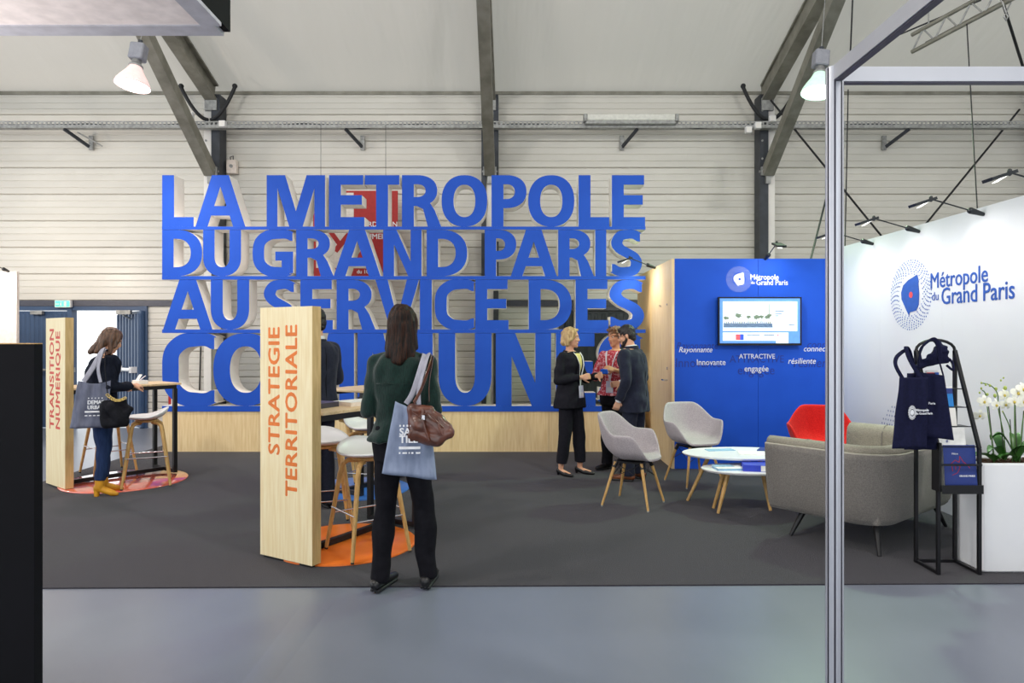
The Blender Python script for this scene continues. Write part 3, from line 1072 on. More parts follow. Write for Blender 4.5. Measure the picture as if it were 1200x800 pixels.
def glyph(ch, w, h, s, t):
    """list of pieces; each piece is a list of loops (outer, holes...)"""
    if ch == 'L':
        return [[[(0, 0), (w, 0), (w, t), (s, t), (s, h), (0, h)]]]
    if ch == 'I':
        return [[[(0, 0), (w, 0), (w, h), (0, h)]]]
    if ch == 'T':
        c = w / 2
        return [[[(c - s / 2, 0), (c + s / 2, 0), (c + s / 2, h - t), (w, h - t), (w, h), (0, h), (0, h - t), (c - s / 2, h - t)]]]
    if ch == 'E':
        m0 = h * 0.5 - t / 2 + 0.02 * h
        return [[[(0, 0), (w, 0), (w, t), (s, t), (s, m0), (w * 0.93, m0), (w * 0.93, m0 + t), (s, m0 + t), (s, h - t), (w * 0.97, h - t), (w * 0.97, h), (0, h)]]]
    if ch == 'A':
        k = 0.33
        g = s / w * 1.02
        y0, y1 = 0.215 * h, 0.40 * h
        out = [(0, 0), (g * w, 0), (g * w + k * w * 0.215, y0), (w - g * w - k * w * 0.215, y0), (w - g * w, 0), (w, 0), ((1 - k) * w, h), (k * w, h)]
        xa = (g + k * 0.40) * w
        ap = min(0.97 * h, (0.5 - g) / k * h)
        xt = 0.5 * w
        return [[out, [(xa, y1), (xt, min(ap, 0.8 * h)), (w - xa, y1)]]]
    if ch == 'V':
        g = s / w * 1.02
        return [[[(0.34 * w, 0), (0.66 * w, 0), (w, h), (w - g * w, h), (0.5 * w, 0.22 * h), (g * w, h), (0, h)]]]
    if ch == 'M':
        a = s * 0.9
        return [[[(0, 0), (a, 0), (a, 0.74 * h), (w * 0.385, 0), (w * 0.615, 0), (w - a, 0.74 * h), (w - a, 0), (w, 0), (w, h), (w - s * 1.55, h), (w / 2, 0.30 * h), (s * 1.55, h), (0, h)]]]
    if ch == 'N':
        a = s * 0.95
        return [[[(0, 0), (a, 0), (a, 0.68 * h), (w - a * 1.22, 0), (w, 0), (w, h), (w - a, h), (w - a, 0.32 * h), (a * 1.22, h), (0, h)]]]
    if ch == 'O':
        return [[arc(w / 2, h / 2, w / 2, h / 2, 0, 360, 56)[:-1], arc(w / 2, h / 2, w / 2 - s, h / 2 - t, 0, 360, 48)[:-1]]]
    if ch == 'D':
        c = w * 0.36
        out = [(0, 0)] + arc(c, h / 2, w - c, h / 2, -90, 90, 28) + [(0, h)]
        inn = [(s, t)] + arc(c, h / 2, w - c - s, h / 2 - t, -90, 90, 24) + [(s, h - t)]
        return [[out, inn]]
    if ch == 'U':
        r = h * 0.42
        out = [(0, h)] + arc(w / 2, r, w / 2, r, 180, 360, 28) + [(w, h), (w - s, h)] + arc(w / 2, r, w / 2 - s, r - t, 360, 180, 24) + [(s, h)]
        return [[out]]
    if ch == 'P':
        y0 = 0.36 * h
        c = w * 0.42
        cy = (y0 + h) / 2
        out = [(0, 0), (s, 0), (s, y0)] + arc(c, cy, w - c, (h - y0) / 2, -90, 90, 22) + [(0, h)]
        tt = t * 0.95
        inn = [(s, y0 + tt)] + arc(c, cy, w - c - s * 0.98, (h - y0) / 2 - tt, -90, 90, 18) + [(s, h - tt)]
        return [[out, inn]]
    if ch == 'R':
        y0 = 0.40 * h
        wb = w * 0.90
        c = wb * 0.42
        cy = (y0 + h) / 2
        a = arc(c, cy, wb - c, (h - y0) / 2, -52, 90, 20)
        out = [(0, 0), (s, 0), (s, y0), (c * 1.02, y0), (w * 0.54, y0 - 0.06 * h), (w - s * 1.12, 0), (w, 0), (w * 0.84, 0.31 * h), (w * 0.76, 0.41 * h)] + a + [(0, h)]
        tt = t * 0.95
        inn = [(s, y0 + tt)] + arc(c, cy, wb - c - s * 0.98, (h - y0) / 2 - tt, -90, 90, 18) + [(s, h - tt)]
        return [[out, inn]]
    if ch == 'S':
        ht, hs = t / 2, s / 2
        pts = [(0.93 * w, h - ht * 1.75, ht * 1.02), (0.74 * w, h - ht * 1.05, ht), (0.55 * w, h - ht * 1.0, ht), (0.30 * w, h * 0.865, ht * 1.12), (hs * 1.0, 0.715 * h, hs * 0.98),
               (0.30 * w, 0.585 * h, hs * 0.86), (0.52 * w, 0.50 * h, hs * 0.84), (0.74 * w, 0.405 * h, hs * 0.88), (w - hs, 0.275 * h, hs * 0.98),
               (0.72 * w, 0.13 * h, ht * 1.12), (0.46 * w, ht * 1.0, ht), (0.24 * w, ht * 1.08, ht), (0.03 * w, ht * 1.85, ht * 1.02)]
        return [[stroke(pts, 0, True)]]
    if ch in 'CG':
        ht, hs = t / 2, s / 2
        pts = [(0.985 * w, h - ht * 1.55, ht), (0.84 * w, h - ht * 1.0, ht), (0.66 * w, h - ht * 1.0, ht), (0.40 * w, h * 0.885, ht * 1.15), (0.19 * w, 0.74 * h, hs * 0.96), (hs, 0.5 * h, hs),
               (0.19 * w, 0.26 * h, hs * 0.96), (0.40 * w, 0.115 * h, ht * 1.15), (0.66 * w, ht, ht), (0.84 * w, ht * 1.0, ht), (0.99 * w, ht * 1.5, ht)]
        pc = [[stroke(pts, 0, True)]]
        if ch == 'G':
            pts[-1] = (w - s * 0.3, ht * 1.35, ht)
            pc = [[stroke(pts, 0, True)]]
            pc.append([[(w - s, 0.045 * h), (w, 0.07 * h), (w, 0.53 * h), (0.56 * w, 0.53 * h), (0.56 * w, 0.53 * h - t), (w - s, 0.53 * h - t)]])
        return pc
    return []


LD = 9.09
LT = 0.28
rows = [
    ('top row', 'LA METROPOLE', 205, 265.5, 269.0, 14.0, 11.2,
     [('L', 190, 227), ('A', 229, 287.5), ('M', 312.5, 381), ('E', 385.5, 427), ('T', 427.5, 468), ('R', 471, 517), ('O', 517.5, 571), ('P', 576, 617), ('O', 619, 673), ('L', 678, 714), ('E', 717, 756)]),
    ('second row', 'DU GRAND PARIS', 269.0, 323.5, 327.5, 13.5, 10.6,
     [('D', 190, 237), ('U', 238, 282.5), ('G', 296, 343.5), ('R', 347, 391), ('A', 391, 446), ('N', 449, 494), ('D', 500, 547.5), ('P', 568, 605), ('A', 598.5, 652.5), ('R', 654, 696), ('I', 697.5, 710.5), ('S', 716, 752.5)]),
    ('third row', 'AU SERVICE DES', 327.5, 386, 390, 14.0, 11.0,
     [('A', 191, 249), ('U', 247, 292), ('S', 309, 347), ('E', 352, 390), ('R', 394.5, 440), ('V', 440, 491), ('I', 492, 506), ('C', 509.5, 556), ('E', 557, 596), ('D', 619.5, 670), ('E', 674.5, 713), ('S', 714, 755)]),
    ('bottom row', 'COMMUNES', 390, 475.5, 482, 19.5, 15.5,
     [('C', 190, 252), ('O', 250, 326), ('M', 331, 415), ('M', 419, 507), ('U', 514, 576), ('N', 581, 645.8), ('E', 651.5, 698), ('S', 701, 754)]),
]
lx0, lx1 = PX(190, LD), PX(756.5, LD)
for (rn, word, yt, yb, ybar, s, tt, letters) in rows:
    z0 = PZ(ybar, LD)
    zb = PZ(yb, LD)
    zt = PZ(yt, LD)
    t = thing('letter_row', '%s of giant blue letters on the wooden plinth, reading %s' % (rn, word), 'letters', (lx0, LD, z0), 0, 'giant blue letter rows on the plinth')
    MB().box(0, lx1 - lx0, 0, LT, 0, zb - z0 + 0.002).add([], []).build('base_bar', 'white_board', t)
    MB().box(0, lx1 - lx0, -0.004, 0, 0, zb - z0 + 0.001).build('bar_face', 'blue', t)
    k = LD / 800.0
    for (ch, a, b) in letters:
        mb = MB()
        for q_, pc in enumerate(glyph(ch, (b - a) * k, zt - zb - 0.002, s * k, tt * k)):
            mb.prism(pc, LT - 0.003 * q_, 0, 1, mx=Matrix.Translation((0, 0.0015 * q_, 0)))
        o = mb.build('letter', ['blue', 'white_board'], t)
        o.location = (PX(a, LD) - lx0, 0, zb - z0)
pl = thing('letter_plinth', 'long pale wood veneer plinth under the giant letters', 'plinth', (lx0, LD + 0.01, 0))
W = lx1 - lx0
for i in range(5):
    MB().box(W * i / 5 + 0.0015, W * (i + 1) / 5 - 0.0015, 0, 0.5, 0.0, PZ(482, LD) - 0.001).build('plinth_box', 'wood', pl)

# hanging red poster behind the letters
t = thing('hanging_poster', 'red and white hanging poster behind the letters E and T', 'poster', (PX(365, 11.0), 11.09, PZ(324, 11.0)))
pw, ph_ = PX(465, 11.0) - PX(365, 11.0), PZ(222, 11.0) - PZ(324, 11.0)
MB().box(0, pw, 0, 0.02, 0, ph_).build('poster_board', 'red_poster', t)
whf = MB().prism([[(0.05, 0.15), (0.66, 0.15), (0.69, 0.3), (0.88, 0.60), (0.80, 0.76), (0.66, 0.76), (0.66, 1.37), (0.30, 1.37), (0.05, 0.86)]], 0.003)
o = whf.build('white_field', 'white_poster', t)
o.location = (0, -0.003, 0)
yb = MB()
yb.bar((0.28, -0.004, 0.74), (0.46, -0.004, 0.50), 0.075, 0.004, up=(0, 1, 0))
yb.bar((0.62, -0.007, 0.74), (0.36, -0.007, 0.42), 0.085, 0.004, up=(0, 1, 0))
yb.build('red_letter', 'red_poster', t)
text('RDI', 0.115, 'lettering', 'text_white', t, (0.89, -0.003, 0.82), bold=0.002)
text('N', 0.115, 'lettering', 'text_white', t, (1.285, -0.003, 0.82), bold=0.002)
text('UMEI', 0.12, 'lettering', 'text_white', t, (0.87, -0.003, 0.62), bold=0.002)
text('du 10', 0.085, 'lettering', 'text_white', t, (0.71, -0.006, 0.06), bold=0.002)
t = thing('extinguisher_box', 'red fire equipment box on the wall behind the big letter C', 'box', (PX(204, 11.4), 11.5, PZ(482, 11.5)))
MB().rbox(-0.12, 0.12, -0.07, 0.08, 0, 0.36, 0.02).build('housing', 'red_box', t)
MB().box(-0.06, 0.06, -0.075, -0.07, 0.1, 0.25).build('box_label', 'white_plastic', t)
t = thing('wall_post', 'white steel post standing behind the big letters C and O', 'post', (PX(240, 11.2), 11.3, 0))
MB().box(-0.06, 0.06, 0, 0.08, 0, PZ(405, 11.3)).build('post_profile', 'white_board', t)
MB().box(0.06, 0.14, 0.01, 0.09, 0, PZ(405, 11.3)).build('post_flange', 'steel_grey', t)

# ================================================================== BLUE BOOTH
BD = 7.9
BX = PX(787, BD)
BH = PZ(303, BD)
WX = 3.72
bt = thing('blue_booth', 'royal blue booth wall with a wooden side and wall mounted screen', 'booth wall', ((BX + WX) / 2, BD, 0))
ox = -(BX + WX) / 2
hw = (WX - BX) / 2 - 0.004
seam = PX(888.5, BD) + ox
for (a, b) in ((-hw + 0.0305, seam - 0.0015), (seam + 0.0015, hw)):
    MB().box(a, b, 0, 0.03, 0.0, BH).build('wall_panel', 'blue_wall', bt)
MB().box(-hw + 0.031, hw, 0.0305, 0.06, 0, BH - 0.01).build('backing_frame', 'white_board', bt)
# wooden side with a flush door
ys = [0.03, 0.17, 1.10, 2.2]
MB().box(-hw - 0.002, -hw + 0.03, ys[0] - 0.03, ys[1] - 0.002, 0, BH).build('side_panel', 'wood', bt)
sd = MB().box(-hw - 0.002, -hw + 0.03, ys[1] + 0.002, ys[2] - 0.002, 0.01, BH).build('side_door', 'wood', bt)
MB().box(-hw - 0.002, -hw + 0.03, ys[2] + 0.002, ys[3], 0, BH).build('side_panel', 'wood', bt)
hd = MB().cyl((-hw - 0.045, ys[1] + 0.05, 1.02), (-hw - 0.045, ys[1] + 0.16, 1.02), 0.009)
hd.cyl((-hw - 0.045, ys[1] + 0.05, 1.02), (-hw, ys[1] + 0.05, 1.02), 0.01).build('door_handle', 'chrome', sd)
MB().cyl((-hw - 0.008, ys[1] + 0.05, 1.16), (-hw, ys[1] + 0.05, 1.16), 0.018, n=14).build('lock_cylinder', 'chrome', sd)
MB().cyl((-hw - 0.012, ys[1] + 0.05, 1.92), (-hw, ys[1] + 0.05, 1.92), 0.012, n=10).cyl((-hw - 0.012, ys[1] + 0.38, 1.92), (-hw - 0.004, ys[1] + 0.5, 1.93), 0.006, n=8).build('door_hook', 'chrome', sd)

# logo and words on the blue wall
def logo(parent, cx, z, R, face, dot, mt, name='logo_mark', rings=7, rmin=0.52, white=False, xs=1.0, plane='xz', rmul=1.0):
    """dotted rings round an irregular shield with a small round centre, drawn on a plane facing -Y"""
    m = MB()
    for k in range(rings):
        r = R * (rmin + (1 - rmin) * (k + 1) / rings)
        n = int(26 + 5 * k)
        for j in range(n):
            a = 2 * pi * j / n + 0.07 * k
            s = R * 0.020 * (1.0 if (j + k) % 3 else 0.7) * rmul
            x, zz = r * cos(a), r * sin(a)
            m.add([(cx + (x - s) * xs, 0, z + zz - s), (cx + (x + s) * xs, 0, z + zz - s), (cx + (x + s) * xs, 0, z + zz + s), (cx + (x - s) * xs, 0, z + zz + s)], [(0, 1, 2, 3)])
    o = m.build('logo_dots', dot, parent)
    o['kind'] = 'stuff'
    sh = [(0.34, 0.56), (0.42, 0.36), (0.40, 0.30), (0.44, 0.0), (0.42, -0.30), (0.30, -0.46), (-0.02, -0.50), (-0.06, -0.60), (-0.22, -0.40), (-0.44, -0.10), (-0.46, 0.10), (-0.36, 0.30), (-0.10, 0.44), (0.14, 0.50)]
    q = MB().prism([[(cx + x * R * xs, z + y * R) for (x, y) in sh]], 0.002)
    q = q.build(name, face, parent)
    c = MB()
    c.prism([[(cx + (0.04 + 0.09 * cos(2 * pi * i / 16)) * R * xs, z + (0.0 + 0.09 * sin(2 * pi * i / 16)) * R) for i in range(16)]], 0.002)
    c = c.build('logo_dot', mt, parent)
    return o, q, c


lx = PX(866, BD) + ox
a, b, c = logo(bt, lx, PZ(327, BD), 0.143, 'text_white', 'text_white', 'blue_wall', rings=5, rmin=0.50, rmul=1.15)
a.location.y = -0.003
b.location.y = -0.004
c.location.y = -0.006
def btext(s, px, py, size, m, **kw):
    D = BD
    return text(s, size, 'wall_lettering', m, bt, (PX(px, D) + ox, kw.pop('y', -0.001), PZ(py, D)), **kw)


btext('Métropole', 879, 327.5, 0.088, 'text_white', bold=0.0016, xs=0.88)
btext('Grand Paris', 886, 333.8, 0.088, 'text_white', bold=0.0016, xs=0.88)
btext('du', 880, 332.5, 0.045, 'text_white', bold=0.001)
for (s, x0, y0, sz, dx, dy, dsz, sh, xs_) in (
        ('Rayonnante', 795, 412.5, 0.088, -3, -4, 0.11, 0.25, 0.93), ('Innovante', 816, 427.5, 0.095, -25, 2.5, 0.15, 0.0, 0.90), ('ATTRACTIVE', 866, 420, 0.078, -11, 4.5, 0.118, 0.0, 0.92),
        ('engagée', 872, 435, 0.098, -8, 3.5, 0.15, 0.0, 0.90), ('connectée', 941, 411.5, 0.092, 4, -4, 0.12, 0.25, 0.95), ('résiliente', 923, 426, 0.095, 6, 4, 0.15, 0.2, 0.92)):
    btext(s, x0, y0, sz, 'text_white', shear=sh, xs=xs_, bold=0.0004, y=-0.003)
    o = btext(s, x0 + dx, y0 + dy, dsz, 'text_navy', shear=sh, xs=xs_, y=-0.001)
    tag(o, 'larger dark blue shadow word')

# TV
tx, tz = PX(890, BD - 0.06), PZ(376, BD - 0.06)
tv = thing('wall_screen', 'lit flat television on the blue wall showing a riverside picture', 'television', (tx, BD - 0.07, tz - 0.30))
tw, th = 0.955, 0.555
MB().rbox(-tw / 2, tw / 2, 0.0, 0.05, 0.02, 0.02 + th, 0.008).build('screen_housing', 'black_gloss', tv)
fr = MB()
fr.box(-tw / 2, tw / 2, -0.008, 0, 0.02, 0.045).box(-tw / 2, tw / 2, -0.008, 0, th + 0.005, th + 0.02).box(-tw / 2, -tw / 2 + 0.016, -0.008, 0, 0.045, th + 0.005).box(tw / 2 - 0.016, tw / 2, -0.008, 0, 0.045, th + 0.005)
fr.build('bezel', 'black_gloss', tv)
MB().box(-0.1, 0.1, 0.05, 0.07, 0.2, 0.4).build('wall_mount', 'steel_dark', tv)
sw, shh = tw - 0.032, th - 0.04


def scr(x0, x1, y0, y1, m, lay=1, nm='screen_image'):
    """fractions across the screen, from its top left"""
    xa = -tw / 2 + 0.016 + sw * x0
    xb = -tw / 2 + 0.016 + sw * x1
    zb_ = 0.045 + shh * (1 - y0)
    za_ = 0.045 + shh * (1 - y1)
    y = -0.0015 - 0.0006 * lay
    return MB().box(xa, xb, y, y + 0.0005, za_, zb_).build(nm, m, tv)


scr(0, 1, 0, 1, 'screen_blue', 0)
scr(0.04, 0.965, 0.07, 0.73, 'screen_white', 1)
scr(0.05, 0.66, 0.08, 0.62, 'screen_sky', 2)
scr(0.05, 0.66, 0.56, 0.65, 'screen_water', 3)
rr = random.Random(3)
for i in range(26):
    x = 0.055 + 0.59 * i / 26
    hh = rr.uniform(0.015, 0.045)
    scr(x, x + 0.012, 0.555 - hh, 0.56, 'screen_water' if rr.random() < 0.6 else 'screen_tree', 3, 'screen_image')
for (x, y, r_) in ((0.08, 0.44, 0.03), (0.23, 0.38, 0.04), (0.36, 0.41, 0.03), (0.46, 0.42, 0.04), (0.52, 0.41, 0.03), (0.59, 0.42, 0.035), (0.62, 0.38, 0.03)):
    m = MB()
    cx = -tw / 2 + 0.016 + sw * x
    cz = 0.045 + shh * (1 - y)
    pts = []
    for j in range(16):
        a = 2 * pi * j / 16
        q = 1 + 0.25 * rr.uniform(-1, 1)
        pts.append((cx + r_ * sw * q * cos(a), cz + r_ * 0.62 * sw * q * sin(a)))
    m.prism([pts], 0.0004)
    m.box(cx - 0.002, cx + 0.002, 0, 0.0004, cz - 0.06, cz)
    o = m.build('screen_tree', 'screen_tree', tv)
    o.location.y = -0.0045
scr(0.612, 0.62, 0.12, 0.45, 'screen_tree', 4)
scr(0.655, 0.66, 0.10, 0.62, 'screen_sky', 4)
scr(0.04, 0.72, 0.76, 0.945, 'screen_white', 1)
scr(0.20, 0.255, 0.80, 0.93, 'screen_red', 2)
scr(0.255, 0.30, 0.80, 0.93, 'screen_mid', 2)
scr(0.70, 0.855, 0.76, 1.0, 'screen_white', 3)
for (x0, x1, y0) in ((0.34, 0.5, 0.815), (0.55, 0.68, 0.81), (0.69, 0.80, 0.28), (0.69, 0.77, 0.33), (0.69, 0.73, 0.38), (0.86, 0.93, 0.585)):
    scr(x0, x1, y0, y0 + 0.018, 'screen_water', 4, 'screen_text_line')
scr(0.715, 0.735, 0.81, 0.84, 'screen_red', 5)

# ================================================================== RIGHT WHITE WALL
WZ = 2.555
wr = thing('wall_right', 'tall white exhibition wall on the right with a round blue logo', 'wall', (WX, (2.9 + BD) / 2, 0))
wr['kind'] = 'structure'
oy = -(2.9 + BD) / 2
npan = 11  # nearest panels are unseen, added to keep side light off the floor
for i in range(npan):
    a = BD + 0.06 - 1.012 * (i + 1)
    b = BD + 0.06 - 1.012 * i
    MB().box(0, 0.06, a + oy + 0.0004, b + oy - 0.0004, 0, WZ).build('wall_panel', 'white_wall', wr)
# logo group lives in a plane rotated to face -X
lg = thing('wall_logo', 'round dotted logo with blue shield and red dot printed on the white wall', 'logo', (WX - 0.003, 0, 0), 0)
def wD(px):
    return WX * 800.0 / (px - 603)


D_c = wD(1067)
zc = PZ(345.5, D_c)
Rr = (wD(1042.5) - wD(1092)) / 2
lg.location = (WX - 0.003, D_c, zc)
lg.rotation_euler = (0, 0, -pi / 2)
a, b, c = logo(lg, 0, 0, 0.325, 'text_blue', 'text_blue', 'red_dot', rings=7, rmin=0.55)
b.location.y = -0.001
c.location.y = -0.002


def wtext(s, px, py, size, m='text_blue', **kw):
    D = wD(px)
    return text(s, size, 'wall_lettering', m, lg, (-(D - D_c), 0, PZ(py, D) - zc), **kw)


wtext('Métropole', 1090, 338, 0.195, bold=0.002, xs=0.90)
wtext('du', 1092, 352, 0.105, bold=0.0)
wtext('Grand Paris', 1103, 356.5, 0.205, bold=0.002, xs=0.90)
# pale dotted pattern low on the wall
dp = MB()
for i in range(16):
    for j in range(12):
        if (i + j) % 2:
            continue
        y = 6.75 - i * 0.05
        z = 0.36 + j * 0.042
        if (i - 9) ** 2 / 64 + (j - 3) ** 2 / 50 > 1:
            continue
        dp.add([(0, -y - 0.010, z - 0.012), (0, -y + 0.010, z - 0.012), (0, -y + 0.010, z + 0.012), (0, -y - 0.010, z + 0.012)], [(0, 1, 2, 3)])
dp = MB()
o = thing('dotted_print', 'pale grey blue dotted print low on the white wall behind the sofa', 'wall print', (WX - 0.002, 6.5, 0.3))
for i in range(20):
    for j in range(13):
        y = -0.45 + i * 0.045 + (0.022 if j % 2 else 0)
        z = 0.0 + j * 0.045
        if (y / 0.5) ** 2 + ((z - 0.1) / 0.5) ** 2 > 1:
            continue
        dp.add([(0, y + 0.010, z), (0, y, z + 0.013), (0, y - 0.010, z), (0, y, z - 0.013)], [(0, 3, 2, 1)])
q = dp.build('dots', 'dot_grey', o)
q['kind'] = 'stuff'

# arm spotlights
def arm_light(base, head, label, target=None, power=20, col=(1, 1, 1), lit=True):
    base, head = Vector(base), Vector(head)
    t = thing('arm_spotlight', label, 'spotlight', base, 0, 'arm spotlights on the stand walls')
    h = head - base
    hd_ = h.normalized()
    MB().cap((0, 0, 0), hd_ * 0.10, 0.016, 0.026).build('clamp', 'black_light', t)
    MB().cyl((0, 0, 0) , h, 0.006, n=8).build('arm', 'black_light', t)
    side = Vector((0, 1, 0)) if abs(h.x) > 0.1 else Vector((1, 0, 0))
    fw = Vector((h.x, h.y, 0)).normalized()
    c0 = h - fw * 0.02
    c1 = h + fw * 0.15 + Vector((0, 0, -0.055))
    MB().bar(c0, c1, 0.10, 0.022).build('lamp_head', 'black_light', t)
    nrm = Vector((0, 0, -1))
    MB().bar(c0 + fw * 0.03 + nrm * 0.013, c1 - fw * 0.05 + nrm * 0.013, 0.05, 0.004).build('led_face', 'led', t)
    MB().cap(h + Vector((0, 0, -0.01)), h + Vector((0, 0, 0.012)), 0.014).build('joint', 'black_light', t)
    l = point_light('spotlight', h + fw * 0.06 + Vector((0, 0, -0.07)), power, col, 'SPOT', 0.05, (0, 0, 0), 165, 1.0, parent=t)
    tg = Vector(target) - base if target else Vector((0, 0, -1))
    l.rotation_euler = (tg - l.location).to_track_quat('-Z', 'Y').to_euler()
    return t


k = 0
for (D, lab) in ((7.08, 'black arm spotlight on the white wall, furthest, beside the aluminium post'), (6.27, 'black arm spotlight on the white wall, above left of the round logo'),
                 (5.41, 'black arm spotlight on the white wall, third from the blue booth'), (4.55, 'black arm spotlight on the white wall, nearest and highest in view')):
    arm_light((WX - 0.01, D, WZ - 0.06), (WX - 0.42, D, WZ + 0.06), lab, (WX, D, 1.0), 13, (1, 0.98, 0.95))
arm_light((BX - 0.01, 8.8, BH - 0.01), (BX - 0.34, 8.75, BH + 0.11), 'black arm spotlight on the wooden booth side near the letter S', (BX + 0.02, 8.7, 1.5), 22, (1, 0.93, 0.82))
arm_light((PX(897, BD), BD - 0.0, BH - 0.005), (PX(897, BD), BD - 0.34, BH + 0.13), 'small black arm spotlight over the blue booth front', (PX(897, BD), BD, 1.6), 10, (1, 1, 1))

# ================================================================== NEAR FRAME, CANOPY AND COUNTER
PD = 2.4
t = thing('aluminium_frame', 'aluminium stand frame with tall post and two top beams, nearest right', 'stand frame', (PX(978, PD), PD, 0))
ptop = PZ(80, PD)
cr = MB()
prof = []
R0 = 0.030
for i in range(8):
    a0 = 2 * pi * (i + 0.5) / 8
    for (da, r) in ((-0.30, R0), (-0.10, R0), (-0.09, R0 - 0.007), (0.09, R0 - 0.007), (0.10, R0), (0.30, R0)):
        prof.append((r * cos(a0 + da), r * sin(a0 + da)))
vs = [(x, y, 0.0) for x, y in prof] + [(x, y, ptop) for x, y in prof]
n = len(prof)
for i in range(n):
    gi = (i % 6) in (1, 2, 3)
    cr.add([vs[i], vs[(i + 1) % n], vs[n + (i + 1) % n], vs[n + i]], [(0, 1, 2, 3)], 1 if gi else 0)
cr.add(vs[n:], [tuple(range(n))])
cr.build('post', ['aluminium', 'alu_dark'], t)
bh = 17 * PD / 800
m = MB()
m.box(0.02, 2.55, -0.016, 0.016, ptop - bh, ptop)
m.build('cross_beam', 'aluminium', t)
MB().box(0.03, 2.55, -0.012, 0.012, ptop - bh - 0.004, ptop - bh + 0.001).build('beam_groove', 'alu_dark', t)
m = MB().box(-0.016, 0.016, -4.6, -0.02, ptop - bh, ptop)
m.build('side_beam', 'aluminium', t)
MB().box(-0.011, 0.013, -4.6, -0.03, ptop - bh - 0.004, ptop - bh + 0.001).build('beam_groove', 'alu_dark', t)
MB().box(-0.02, 0.02, -0.02, 0.02, ptop - bh, ptop + 0.002).build('corner_joint', 'aluminium', t)

# canopy, top left
cx0, cd = PX(270, 2.25), 2.25
cz = PZ(42, 2.25)
t = thing('stand_canopy', 'grey framed canopy with cream panel and dark side, top left corner', 'canopy', (cx0 - 1.3, cd - 0.8, cz))
def cb(x0, x1, y0, y1, z0, z1, nm, m_):
    return MB().box(x0 - (cx0 - 1.3), x1 - (cx0 - 1.3), y0 - (cd - 0.8), y1 - (cd - 0.8), z0, z1).build(nm, m_, t)


cb(cx0 - 2.6, cx0 - 0.021, cd - 0.07, cd, 0, 0.5, 'fascia_rail', 'fascia_frame')
cb(cx0 - 0.065, cx0, cd - 1.6, cd - 0.0695, 0, 0.012, 'fascia_rail', 'fascia_frame')
cb(cx0 - 0.02, cx0, cd - 1.6, cd, 0.0125, 0.5, 'dark_side', 'black_panel')
cb(cx0 - 2.6, cx0 - 0.065, cd - 1.6, cd - 0.07, 0.005, 0.02, 'soffit_panel', 'fascia')

# dark counter, left edge
t = thing('dark_partition', 'black chest high partition at the left edge', 'partition', (PX(50, 2.24) - 0.6, 2.2, 0))
tp = PZ(403, 2.2)
MB().box(-0.6, 0.6, 0, 0.04, 0, tp).build('front_board', 'black_panel', t)
MB().box(-0.6, 0.4, 0.04, 0.10, 0, tp - 0.004).build('partition_core', 'black_panel', t)
MB().box(-0.6, 0.6, 0.0, 0.04, tp, tp + 0.003).build('top_trim', 'oak', t)
# neighbour's cream wall, far left
CD = 9.5
t = thing('neighbour_wall', 'cream exhibition wall of the next stand at the far left', 'partition', (PX(19.5, CD) - 1.5, CD, 0))
ct = PZ(318, CD)
for i in range(3):
    MB().box(-1.5 + i + 0.001, -0.5 + i - 0.001, 0, 0.05, 0, ct).build('wall_panel', 'cream_wall', t)
arm_light((PX(10, CD), CD - 0.0, ct), (PX(12, CD), CD - 0.36, ct + 0.08), 'bright spotlight on top of the cream wall at far left', (PX(8, CD), CD, 1.6), 25, (1, 0.9, 0.8))

# ================================================================== FURNITURE
def rug(cx, cy, r, m, label):
    o = MB()
    o.lathe([(0, 0.012), (r - 0.004, 0.012), (r, 0.010), (r, 0.0)], 72)
    o = o.build('floor_disc', m)
    o.location = (cx, cy, 0.0082)
    tag(o, label, 'floor disc')
    return o


rug(PX(405, 5.0), 5.0, 0.51, 'orange', 'round orange vinyl disc under the nearest high table')
rug(PX(417, 6.83), 6.83, 0.53, 'rug_blue', 'round blue vinyl disc under the middle high table')
rug(PX(147, 7.22), 7.22, 0.60, 'pink', 'round coral vinyl disc under the left high table')


